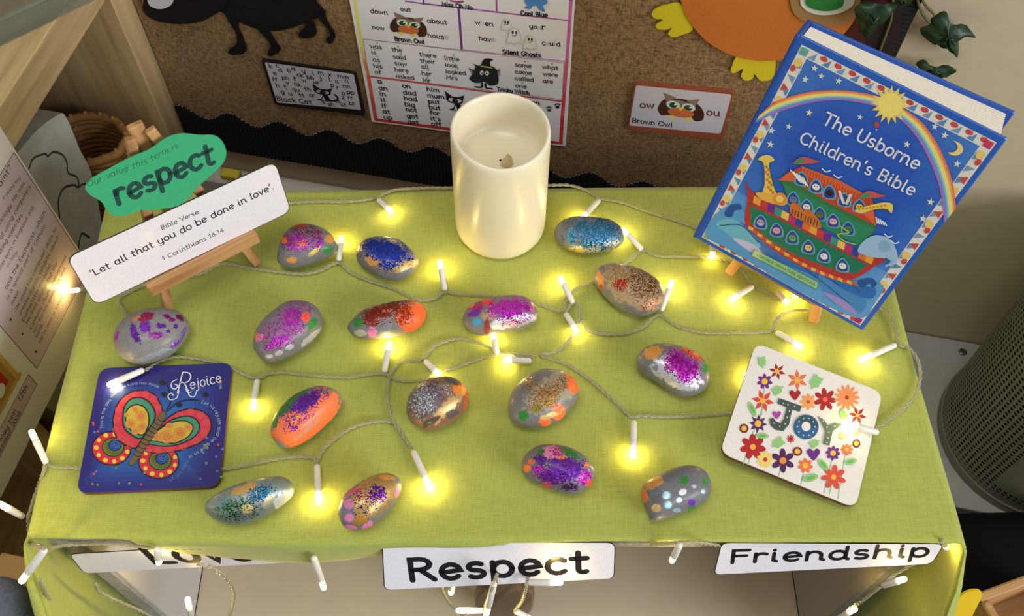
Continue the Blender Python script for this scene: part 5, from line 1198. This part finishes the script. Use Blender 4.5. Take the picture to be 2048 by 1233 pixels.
def cable(pts, lift=0.0):
    pts = [to3(p) for p in pts]
    c = catmull([tuple(p) for p in pts], False, 14)
    d = [0]
    for i in range(1, len(c)): d.append(d[-1] + float(np.linalg.norm(c[i] - c[i - 1])))
    n = max(4, int(d[-1] / .0016)); s_ = np.linspace(0, d[-1], n)
    q = np.stack([np.interp(s_, d, [p[k] for p in c]) for k in range(3)], 1)
    vs, fs = [], []; r = .00085
    for ph in (0, math.pi):
        path = []
        for i in range(n):
            t = V(q[min(i + 1, n - 1)] - q[max(i - 1, 0)]).normalized(); a = t.cross(EZ)
            a = a.normalized() if a.length > 1e-4 else V((1, 0, 0)); b_ = t.cross(a)
            w = ph + 2 * math.pi * s_[i] / .011
            path.append(V(q[i]) + a * (r * .85 * math.cos(w)) + b_ * (r * .85 * math.sin(w)))
        tube_geo(path, r, 6, True, vs, fs)
    mesh('cable', vs, fs, M_WIRE, fairy, smooth=True)
def lamp(base_, tip, zb=None, zt=None, on=True):
    a = base_ if isinstance(base_, Vector) else P(base_[0], base_[1], zb if zb is not None else TZ + .0032)
    b_ = tip if isinstance(tip, Vector) else P(tip[0], tip[1], zt if zt is not None else TZ + .0042)
    d = (b_ - a); Ln = d.length; d.normalize()
    path = [a + d * t for t in (0, .0015, Ln * .5, Ln * .62, Ln * .7)]
    v_, f_ = tube_geo(path, .0024, 12, radii=[.0014, .0023, .0025, .0027, .0024]); h = mesh('lamp_holder', v_, f_, M_HOLD, fairy, smooth=True)
    s0 = Ln * .66; rr = .0021
    path = [a + d * t for t in (s0, Ln - rr, Ln - rr * .45, Ln - rr * .12, Ln)]
    v_, f_ = tube_geo(path, rr, 12, radii=[rr, rr, rr * .86, rr * .5, rr * .08]); mesh('led_bulb', v_, f_, M_LED, h, smooth=True)
# along the back, behind the candle
cable([(470, 438), (520, 415), (579, 406), (640, 403), (701, 403), (750, 396), (786, 381), (835, 377), (905, 376), (1000, 374), (1100, 371), (1138, 371), (1173, 381), (1200, 397), (1233, 402), (1260, 410), (1300, 425), (1350, 440), (1410, 462)])
lamp((756, 399), (785, 425)); lamp((1199, 400), (1160, 441))
# second run
cable([(268, 650), (250, 622), (240, 596), (290, 570), (350, 555), (400, 548), (444, 527), (503, 537), (566, 545), (606, 548), (640, 542), (676, 526), (701, 545), (737, 561), (786, 577), (823, 595), (847, 601), (872, 596), (891, 584), (918, 589), (945, 590), (996, 594), (1060, 604), (1100, 616), (1129, 624), (1140, 612), (1152, 604), (1160, 624), (1156, 645), (1143, 652), (1133, 631), (1129, 611), (1136, 594), (1153, 578), (1180, 568), (1210, 550), (1235, 533), (1262, 520), (1284, 501), (1320, 512), (1400, 514), (1440, 520), (1480, 537), (1508, 571), (1545, 590), (1570, 610)])
lamp((677, 522), (683, 472), zt=TZ + .006); lamp((890, 582), (879, 520), zt=TZ + .01); lamp((1284, 500), (1243, 456), zt=TZ + .009); lamp((1424, 482), (1425, 518))
lamp((1146, 606), (1119, 553), zt=TZ + .007); lamp((1131, 627), (1155, 666)); lamp((1506, 573), (1460, 601)); lamp((1555, 585), (1577, 608)); lamp((1612, 575), (1588, 594))
# middle run to the right
cable([(1160, 640), (1167, 655), (1187, 665), (1218, 669), (1252, 667), (1286, 655), (1318, 630), (1354, 652), (1405, 665), (1473, 666), (1533, 664), (1547, 660), (1550, 645), (1564, 630), (1591, 621), (1632, 620), (1700, 606), (1761, 616), (1782, 637), (1794, 664), (1796, 688), (1819, 698), (1836, 722), (1841, 752), (1833, 786), (1812, 814), (1782, 838), (1751, 858)])
lamp((1322, 622), (1345, 560), zt=TZ + .009); lamp((1552, 665), (1606, 696)); lamp((1792, 690), (1720, 721)); lamp((1757, 866), (1697, 850), zb=TZ + .014, zt=TZ + .017); lamp((1545, 760), (1489, 748), zb=TZ + .004, zt=TZ + .0045)
# front of the tangle down to the joy coaster
cable([(1150, 660), (1146, 670), (1132, 689), (1112, 703), (1078, 711), (1092, 715), (1129, 727), (1167, 750), (1201, 778), (1235, 808), (1262, 834), (1282, 832), (1337, 834), (1405, 832), (1459, 828), (1530, 830)])
lamp((1063, 723), (1005, 720)); lamp((1268, 842), (1266, 918))
cable([(1070, 712), (1030, 709), (986, 711), (945, 723), (894, 741), (860, 754), (849, 759), (814, 762), (787, 758), (768, 748), (735, 749), (688, 755), (614, 750), (567, 745), (538, 748), (517, 757), (497, 753), (462, 736), (430, 725), (373, 715), (339, 716), (314, 727), (290, 742, TZ + .008)])
lamp((515, 760), (505, 820)); lamp((288, 740), (214, 772), zb=TZ + .0085, zt=TZ + .0085); lamp((769, 745), (779, 682)); lamp((850, 722), (880, 752)); lamp((994, 709), (986, 668))
cable([(1064, 714), (1030, 713), (993, 703), (972, 692), (938, 680), (911, 678), (874, 690), (858, 705), (849, 719), (838, 720), (812, 722), (795, 732), (781, 753), (775, 789), (781, 824), (790, 847), (805, 871), (822, 896)])
lamp((826, 902), (864, 984))
cable([(822, 896), (800, 862), (784, 845), (746, 844), (702, 857), (667, 880), (644, 904), (633, 926), (626, 916), (597, 914), (556, 918), (497, 930), (447, 939), (400, 945), (300, 948), (200, 945), (155, 937), (110, 934), (94, 930)])
lamp((634, 930), (638, 1010)); lamp(P(93, 928, TZ + .003), P(61, 860, TZ + .012))
SPO = WL(-.845, 0, 0)
def SP(u, v): return hit(u, v, SPO, WX)
CO = QBL - FE * .012
def SLp(u, v): return hit(u, v, CO, FE)                 # plane just outside the left cloth edge
def F2(u, v, d=.014): return hit(u, v, QBL + FN * d, FN)
cable([P(94, 930, WZ), P(84, 952, TZ + .001), SLp(72, 985), SLp(62, 1018), SLp(56, 1040), SLp(62, 1085), F2(80, 1092, .03), F2(90, 1100, .035)])
lamp(SLp(46, 1034), SLp(-2, 1008)); lamp(F2(90, 1100, .035), F2(42, 1165, .045)); lamp(SP(188, 578), SP(140, 582))
# lamps hanging at the box front
cable([F2(78, 1160, .03), F2(92, 1190, .03), F2(110, 1215, .03), F2(140, 1250, .03)])
cable([F2(395, 1128), F2(430, 1140), F2(458, 1165), F2(468, 1195), F2(455, 1245)])
cable([F2(190, 1168), F2(200, 1185), F2(240, 1205), F2(290, 1228), F2(330, 1255)])
cable([F2(884, 1166), F2(886, 1185), F2(900, 1208), F2(925, 1232), F2(940, 1255)])
cable([F2(1300, 1090, .004), F2(1340, 1087, .008), F2(1385, 1086, .008), F2(1440, 1092, .004)])
cable([F2(92, 1100, .03), F2(130, 1092, .006), F2(220, 1088, .0035), F2(314, 1096, .006), F2(470, 1098, .0035), F2(628, 1108, .006), F2(760, 1100, .001), F2(1000, 1092, .0), F2(1300, 1086, .002), F2(1600, 1086, .0), F2(1860, 1082, .0), F2(1884, 1080, .002)])
cable([F2(950, 1092, .0), F2(925, 1130, .001), F2(905, 1160, .02)]); cable([F2(1010, 1092, .0), F2(1000, 1130, .001), F2(988, 1168, .034), F2(975, 1200, .03), F2(968, 1222, .03)]); cable([F2(1050, 1092, .0), F2(1060, 1130, .001), F2(1054, 1166, .026), F2(1045, 1200, .03), F2(1030, 1222, .03)])
cable([F2(1884, 1078, .002), F2(1840, 1120, .004), F2(1790, 1150, .012), F2(1763, 1172, .02), F2(1720, 1205, .02), F2(1672, 1240, .02), F2(1640, 1275, .02)])
for a, b_, d in (((314, 1098), (318, 1128), .012), ((386, 1250), (375, 1198), .016), ((628, 1116), (648, 1178), .014), ((905, 1158), (902, 1188), .02), ((968, 1222), (912, 1222), .03), ((988, 1168), (972, 1232), .034), ((1056, 1166), (1126, 1166), .026), ((1030, 1222), (1062, 1240), .03), ((1360, 1090), (1343, 1124), .012), ((1765, 1172), (1812, 1158), .02), ((1880, 1076), (1894, 1097), -.004), ((1672, 1240), (1712, 1218), .02)):
    lamp(F2(*a, d), F2(*b_, d + .002))
# ================================================================== WOODEN CROSS STANDING IN FRONT OF THE BOX OPENING
xp = Plane(P(1008, 1195, .085), FE, EZ)
A_ = Art(xp)
op = [(986, 1140), (985, 1166), (962, 1172), (950, 1190), (955, 1212), (975, 1220), (990, 1226)]
opr = [(1034, 1140), (1038, 1166), (1064, 1170), (1069, 1190), (1063, 1212), (1046, 1220), (1030, 1228)]
q = [A_.q(*p) for p in op]; qr = [A_.q(*p) for p in opr]
zb_ = .0095 - xp.o.z
q += [np.array((q[-1][0] + .002, zb_ + .004)), np.array((q[-1][0] - .004, zb_))]; qr += [np.array((qr[-1][0] - .002, zb_ + .004)), np.array((qr[-1][0] + .004, zb_))]
outl = q + qr[::-1]
sm_ = catmull(outl, True, 4); cen = np.mean(np.array(outl), 0)
vs, fs = [], []; n = len(sm_)
for h, k in ((-.007, .9), (-.005, .98), (0, 1), (.005, .98), (.007, .9)):
    for p in sm_:
        w = np.array(p); w[0] = cen[0] + (w[0] - cen[0]) * k; vs.append(xp.at(w[0], max(w[1], zb_), h))
for r in range(4):
    for i in range(n): j = (i + 1) % n; fs.append((r * n + i, r * n + j, (r + 1) * n + j, (r + 1) * n + i))
fs += [tuple(range(n - 1, -1, -1)), tuple(range(4 * n, 5 * n))]
cross = mesh('wooden_cross', vs, fs, woodmat('olive_wood', (70, 52, 38), (150, 124, 96), V((.3, 0, 1)), 40, .35), base=V((xp.o.x, xp.o.y, .009)))
tag(cross, 'marbled brown rounded wooden cross standing below the Respect card', 'cross')
# ================================================================== SHELF UNIT ON THE LEFT
X0 = -.859
OAKV = woodmat('oak_effect_upright', (176, 150, 106), (210, 184, 138), EZ, 90, .5); OAKH = woodmat('oak_effect_shelf', (172, 146, 104), (206, 180, 134), WY, 90, .5)
su_ = thing('shelf_unit', WL(X0 - .19, -.38, 0), 'pale oak shelf unit standing against the wall on the left', 'shelf unit')
wax = (WX, WY, EZ)
box('upright', WL(X0 - .19, -.0205, .1925), (.19, .0195, .1925), OAKV, su_, wax, .0008)
box('upright', WL(X0 - .19, -.75, .1925), (.19, .0195, .1925), OAKV, su_, wax, .0008)
box('upright', WL(X0 - .19, -.385, .2125), (.19, .008, .1725), OAKV, su_, wax, .0008)
box('top_board', WL(X0 - .19, -.385, .4055), (.19, .3845, .0195), OAKH, su_, wax, .0008)
box('bottom_board', WL(X0 - .19, -.385, .02), (.19, .345, .02), OAKH, su_, wax, .0008)
box('back_board', WL(X0 - .377, -.385, .2125), (.003, .345, .1725), OAKV, su_, wax)
# ---- fabric storage bag with clouds, and a wicker basket inside
bp_ = Plane(WL(X0 - .03, -.2, .2), WY, EZ); A = Art(bp_, ONE)
bag = thing('storage_bag', WL(X0 - .06, -.24, .04), 'grey fabric storage bag with cloud outlines inside the shelf', 'bag')
q = [A.q(*p) for p in ((40, 300), (114, 231), (134, 238), (160, 300), (182, 345), (202, 437), (212, 540))]
q += [np.array((q[-1][0] - .004, -.158)), np.array((-.13, -.158)), np.array((-.13, q[0][1]))]
plate('bag_body', bp_, catmull(q, True, 3), -.07, 0, flat('grey_bag_fabric', (206, 208, 200), .9, .1, noise_amt=.08, noise_scale=60), bag)
A.z = zoom(0, 250, .44625)
for k in ([(130, 195), (150, 150), (200, 130), (215, 140), (240, 122), (280, 135), (300, 170), (305, 215), (345, 235), (355, 275)], [(268, 420), (262, 340), (285, 285), (330, 270), (350, 280), (375, 265), (420, 275)], [(350, 560), (365, 490), (400, 505)]): A.line(k, 8, (70, 84, 76), True); A.build('cloud_outline', bag)
M_WICK = flat('wicker', (176, 132, 80), .7, .3, noise_amt=.25, noise_scale=90)
bz = hit(205, 288, WL(X0 - .02, -.1, 0), WY).z
bkc = WL(X0 - .055, -.092, .04)
bsk = thing('wicker_basket', bkc, 'small wicker basket in the shelf behind the green respect note', 'basket')
R_ = .040; nr = int((bz - .045) / .007)
for k in range(nr + 1):
    z = .0445 + k * .007; rr = R_ * (.82 + .18 * k / nr)
    pa = [bkc + WX * (rr * math.cos(w) * (1 + .05 * math.cos(8 * w + k * math.pi))) + WY * (rr * .78 * math.sin(w)) + EZ * (z - .04) for w in np.linspace(0, 2 * math.pi, 41)]
    v_, f_ = tube_geo(pa, .0034 if k < nr else .0048, 6, False); mesh('woven_cane' if k < nr else 'rim', v_, f_, M_WICK, bsk, smooth=True)
for k in range(16):
    w = 2 * math.pi * k / 16; pa = [bkc + WX * (R_ * (.82 + .18 * t) * math.cos(w)) + WY * (R_ * .78 * (.82 + .18 * t) * math.sin(w)) + EZ * (t * (bz - .04)) for t in (0, .5, 1)]
    v_, f_ = tube_geo(pa, .002, 6); mesh('stake', v_, f_, M_WICK, bsk, smooth=True)
# ---- laminated information poster on the shelf front
ip = Plane(WL(X0 + .004, -.44, .33), WY, EZ)
info = thing('information_poster', WL(X0 + .004, -.44, .178), 'laminated white and lilac information poster propped on the shelf front', 'poster')
px0, px1, pz0, pz1 = -.652 + .44, -.232 + .44, .178 - .33, .475 - .33
plate('sheet', ip, [(px0, pz0), (px1, pz0), (px1, pz1), (px0, pz1)], -.001, 0, M_LAM, info, col=(236, 230, 222))
A = Art(ip, zoom(0, 250, .44625))
r0, r1, zlo = A.q(165, 1095)[0], A.q(345, 560)[0], A.q(165, 1095)[1]
ztop = A.q(60, 125)[1]
A.local([(r0, zlo), (r1, zlo), (r1, ztop), (r0, ztop)], (70, 50, 60)); A.local([(r0 + .0007, zlo + .0007), (r1 - .0007, zlo + .0007), (r1 - .0007, ztop - .0007), (r0 + .0007, ztop - .0007)], (216, 196, 208)); A.build('lilac_text_panel', info, M_LAM)
IK = (74, 52, 62)
for w, x, y, x2, y2 in [('Saint?', -10, 300, 54, 196), ('a young boy', 15, 335, 92, 240), ('technology. He was', -30, 500, 112, 262), ('part of using computers', -30, 580, 138, 278), ('creating websites.', -25, 625, 105, 400), ('was born in England and', 0, 655, 152, 370), ('in Italy.', 35, 640, 80, 566), ('and the Eucharist, which', 30, 740, 205, 392), ('is a special part of Catholic', 35, 785, 206, 450), ('mass.', 55, 810, 88, 742), ('He used his computer skills to', 75, 832, 254, 465), ('create digital exhibits about', 92, 855, 263, 505), ('Eucharistic miracles.', 105, 885, 232, 622), ('He died young, but the', 122, 895, 258, 620), ('Catholic Church recognized', 140, 920, 298, 590), ('him for his goodness and', 155, 935, 293, 645), ('faith.', 165, 958, 196, 888), ('He is now a saint!', 180, 980, 284, 768)]:
    A.text(w, [(x, y), (x2, y2)], IK, .1, .95); A.build('text_line', info, M_LAM)
for x, y in ((48, 873), (100, 938), (160, 1018)): A.ell(x, y, 5, 6, 0, IK, 8); A.build('bullet', info, M_LAM)
A.z = zoom(0, 640, .37313)
q0, q1 = A.q(152, 290), A.q(200, 345)
A.local([(q0[0] - .2, q1[1]), (q1[0], q1[1]), (q1[0], q0[1]), (q0[0] - .2, q0[1])], (70, 50, 60)); A.local([(q0[0] - .2, q1[1] + .0007), (q1[0] - .0007, q1[1] + .0007), (q1[0] - .0007, q0[1] - .0007), (q0[0] - .2, q0[1] - .0007)], (214, 190, 190)); A.build('caption_panel', info, M_LAM)
for w, x, y, x2, y2 in (('May 1991', 8, 655, 92, 488), ('12th', 106, 440, 150, 362), ('October 2006', -10, 740, 112, 500)): A.text(w, [(x, y), (x2, y2)], IK, .12, 1.0); A.build('caption_line', info, M_LAM)
gq = A.q(105, 300)
A.local([(gq[0] - .12, gq[1] - .001), (gq[0], gq[1] - .001), (gq[0], gq[1] + .11), (gq[0] - .12, gq[1] + .11)], (176, 140, 66))
for k in range(26): A.local([np.array((gq[0] - .002, gq[1] + .004 * k)) + .003 * np.array((math.cos(w), math.sin(w))) for w in np.linspace(0, 6.28, 8)[:-1]], (206, 172, 90)); A.local([np.array((gq[0] - .004 * k, gq[1] + .001)) + .003 * np.array((math.cos(w), math.sin(w))) for w in np.linspace(0, 6.28, 8)[:-1]], (200, 166, 84))
A.build('gold_picture_frame', info, M_LAM)
g0 = gq + np.array((-.011, .011))
A.local([(g0[0] - .1, g0[1]), (g0[0], g0[1]), (g0[0], g0[1] + .09), (g0[0] - .1, g0[1] + .09)], (190, 34, 34)); A.local([g0 + np.array((-.012, .004)) + .007 * np.array((math.cos(w), math.sin(w))) for w in np.linspace(0, 6.28, 14)[:-1]], (230, 226, 222)); A.build('red_picture', info, M_LAM)
# ---- clear tray on top of the unit
pa_, pb_ = P(-60, 68, .447), P(110, -12, .447)
tx = (pb_ - pa_).normalized(); ty = V((-tx.y, tx.x, 0))
M_CLR = flat('smoky_clear_plastic', (120, 130, 116), .2, .5, noise_amt=.1)
M_CLR.node_tree.nodes['Principled BSDF'].inputs['Alpha'].default_value = .3
tr = thing('plastic_tray', (pa_ + pb_) / 2 - EZ * .022, 'smoky clear plastic tray on top of the oak shelf', 'tray')
mid = (pa_ + pb_) / 2; hl = .075
box('front_wall', mid - EZ * .0105, (hl, .0012, .0105), M_CLR, tr, (tx, ty, EZ)); box('back_wall', mid + ty * .1 - EZ * .0105, (hl, .0012, .0105), M_CLR, tr, (tx, ty, EZ))
for s_ in (-1, 1): box('side_wall', mid + tx * (s_ * hl) + ty * .05 - EZ * .0105, (.0012, .05, .0105), M_CLR, tr, (tx, ty, EZ))
box('tray_base', mid + ty * .05 - EZ * .0207, (hl, .05, .0012), M_CLR, tr, (tx, ty, EZ))
v_, f_ = tube_geo([mid - tx * hl, mid + tx * hl], .0022, 8); mesh('rolled_rim', v_, f_, M_CLR, tr)
# ---- yellow tab on the trunking
yt_ = box('yellow_tab', hit(462, 350, WL(0, -.034, 0), WY), (.011, .006, .005), flat('yellow_plastic', (206, 186, 60), .5, .4), axes=(WX, WY, EZ), bev=.0015)
tag(yt_, 'small yellow plastic tab on the trunking behind the verse card', 'plastic tab')
# ================================================================== RIGHT-HAND FLOOR THINGS
bc_ = V((.597, .433, .0062)); Rb = .105
bn_ = thing('mesh_bin', bc_, 'dark grey perforated metal bin on the floor at the right', 'bin')
M_BIN = flat('dark_bin_metal', (128, 126, 114), .5, .5, .2); M_DARK = flat('bin_inner_shade', (20, 20, 18), .9, .1)
vs, fs = [], []; NA, NZ, hb = 104 * 2, 46 * 2, .29
for j in range(NZ + 1):
    z = .012 + (hb - .024) * j / NZ; r = Rb * (.93 + .07 * j / NZ)
    for i in range(NA):
        w = 2 * math.pi * i / NA; vs.append(bc_ + V((r * math.cos(w), r * math.sin(w), z)))
for j in range(NZ):
    for i in range(NA):
        w = 360 * i / NA
        solid = 222 < w < 244 and 8 < j < NZ - 4
        if i % 2 == 1 and j % 2 == 1 and not solid: continue
        l = (i + 1) % NA; fs.append((j * NA + i, j * NA + l, (j + 1) * NA + l, (j + 1) * NA + i))
mesh('perforated_wall', vs, fs, M_BIN, bn_, smooth=True)
v_, f_ = lathe_geo(bc_, [(.001, 0), (Rb * .94, 0), (Rb * .95, .014), (Rb * .93, .014)], 64); mesh('base_ring', v_, f_, M_BIN, bn_)
v_, f_ = lathe_geo(bc_, [(Rb * .985, hb - .014), (Rb * 1.03, hb - .010), (Rb * 1.03, hb), (Rb * .98, hb)], 64); mesh('top_rim', v_, f_, M_BIN, bn_, smooth=True)
v_, f_ = lathe_geo(bc_, [(Rb * .87, .014), (Rb * .94, hb - .02)], 48); mesh('shade_cylinder', v_, f_, M_DARK, bn_, smooth=True)  # added dark cylinder, its colour stands in for the shade behind the holes
# soft black floor cushion
def cushion(name, label, cat, c, hx_, hy_, hz_, mat, p=4.0, axes=(EX, EY)):
    vs, fs = [], []; n, k = 48, 20
    for j in range(k + 1):
        ph = -math.pi / 2 + math.pi * j / k; s_, co = math.sin(ph), math.cos(ph)
        for i in range(n):
            w = 2 * math.pi * i / n; cw, sw = math.cos(w), math.sin(w)
            sg = lambda v, e: math.copysign(abs(v) ** e, v)
            q = c + axes[0] * (hx_ * sg(cw, 2 / p) * co ** .35) + axes[1] * (hy_ * sg(sw, 2 / p) * co ** .35) + EZ * (hz_ * sg(s_, .8))
            q.z += noise.noise(q * 18) * .002 * (1 if s_ > -.5 else 0); vs.append(q)
    for j in range(k):
        for i in range(n): l = (i + 1) % n; fs.append((j * n + i, j * n + l, (j + 1) * n + l, (j + 1) * n + i))
    o = mesh(name, vs, fs, mat, base=c - EZ * hz_, smooth=True); return tag(o, label, cat)
cushion('floor_cushion', 'flat black fabric cushion on the floor right of the box', 'cushion', V((.605, .155, .047)), .215, .175, .046, flat('black_fabric', (16, 16, 18), .95, .1, bump=.3, bscale=500), 9)
# wooden tray with a yellow stick
ta, tb = P(1958, 1196, .17), P(2140, 1128, .17)
tx = (tb - ta).normalized(); ty = V((tx.y, -tx.x, 0))
M_TAN = woodmat('tray_ply', (176, 134, 86), (216, 176, 124), tx, 60)
wt = thing('wooden_tray', (ta + tb) / 2 + ty * .06 - EZ * .08, 'pale wooden tray at the bottom right corner', 'tray')
Lh = (tb - ta).length / 2; tm = (ta + tb) / 2
box('long_side', tm - EZ * .038, (Lh, .004, .038), M_TAN, wt, (tx, ty, EZ), .0015); box('long_side', tm + ty * .12 - EZ * .038, (Lh, .004, .038), M_TAN, wt, (tx, ty, EZ), .0015)
for s_ in (-1, 1): box('end_side', tm + tx * (s_ * (Lh - .004)) + ty * .06 - EZ * .038, (.004, .056, .038), M_TAN, wt, (tx, ty, EZ), .0015)
box('tray_floor', tm + ty * .06 - EZ * .074, (Lh - .008, .056, .002), M_TAN, wt, (tx, ty, EZ))
sp_ = Plane(P(1944, 1205, .185) , V((1, .05, 0)), V((.06, .35, .93)))
A_ = Art(sp_); top = A_.q(1947, 1180); wS = abs(A_.q(1967, 1205)[0] - A_.q(1924, 1205)[0]) / 2
zbot = -(sp_.o.z - .098) / sp_.e2.z
pts = [(top[0] + wS * math.cos(w), top[1] - wS + wS * math.sin(w)) for w in np.linspace(0, math.pi, 14)] + [(top[0] - wS - .002, zbot), (top[0] + wS - .002, zbot)]
ls = plate('craft_stick', sp_, pts, -.001, .001, flat('yellow_painted_wood', (236, 196, 40), .6, .3), base=sp_.at(top[0], zbot))
tag(ls, 'yellow rounded craft stick standing by the wooden tray', 'craft stick')
# ================================================================== LEFT-HAND FLOOR THINGS
q = [P(2, 1105, .2), P(92, 1123, .2)]
dx = (q[1] - q[0]).normalized(); dy = V((dx.y, -dx.x, 0)); cm = (q[0] + q[1]) / 2 + dy * .09
M_WB = woodmat('box_lid_wood', (150, 116, 66), (196, 156, 98), dx, 40)
wb = thing('wooden_crate', V((cm.x, cm.y, 0)), 'plain wooden box on the floor at the bottom left under a lamp', 'box')
hl = (q[1] - q[0]).length / 2
box('body', V((cm.x, cm.y, .0955)), (hl - .003, .086, .0955), M_WB, wb, (dx, dy, EZ), .001); box('lid', V((cm.x, cm.y, .1955)), (hl, .09, .0045), M_WB, wb, (dx, dy, EZ), .001)
pc = P(-25, 1275, .225)
cushion('denim_cushion', 'slate blue fabric cushion at the very bottom left corner', 'cushion', V((pc.x, pc.y, .2255)), .03, .045, .025, flat('slate_fabric', (96, 104, 122), .95, .1, noise_amt=.25, noise_scale=400), 2.6)
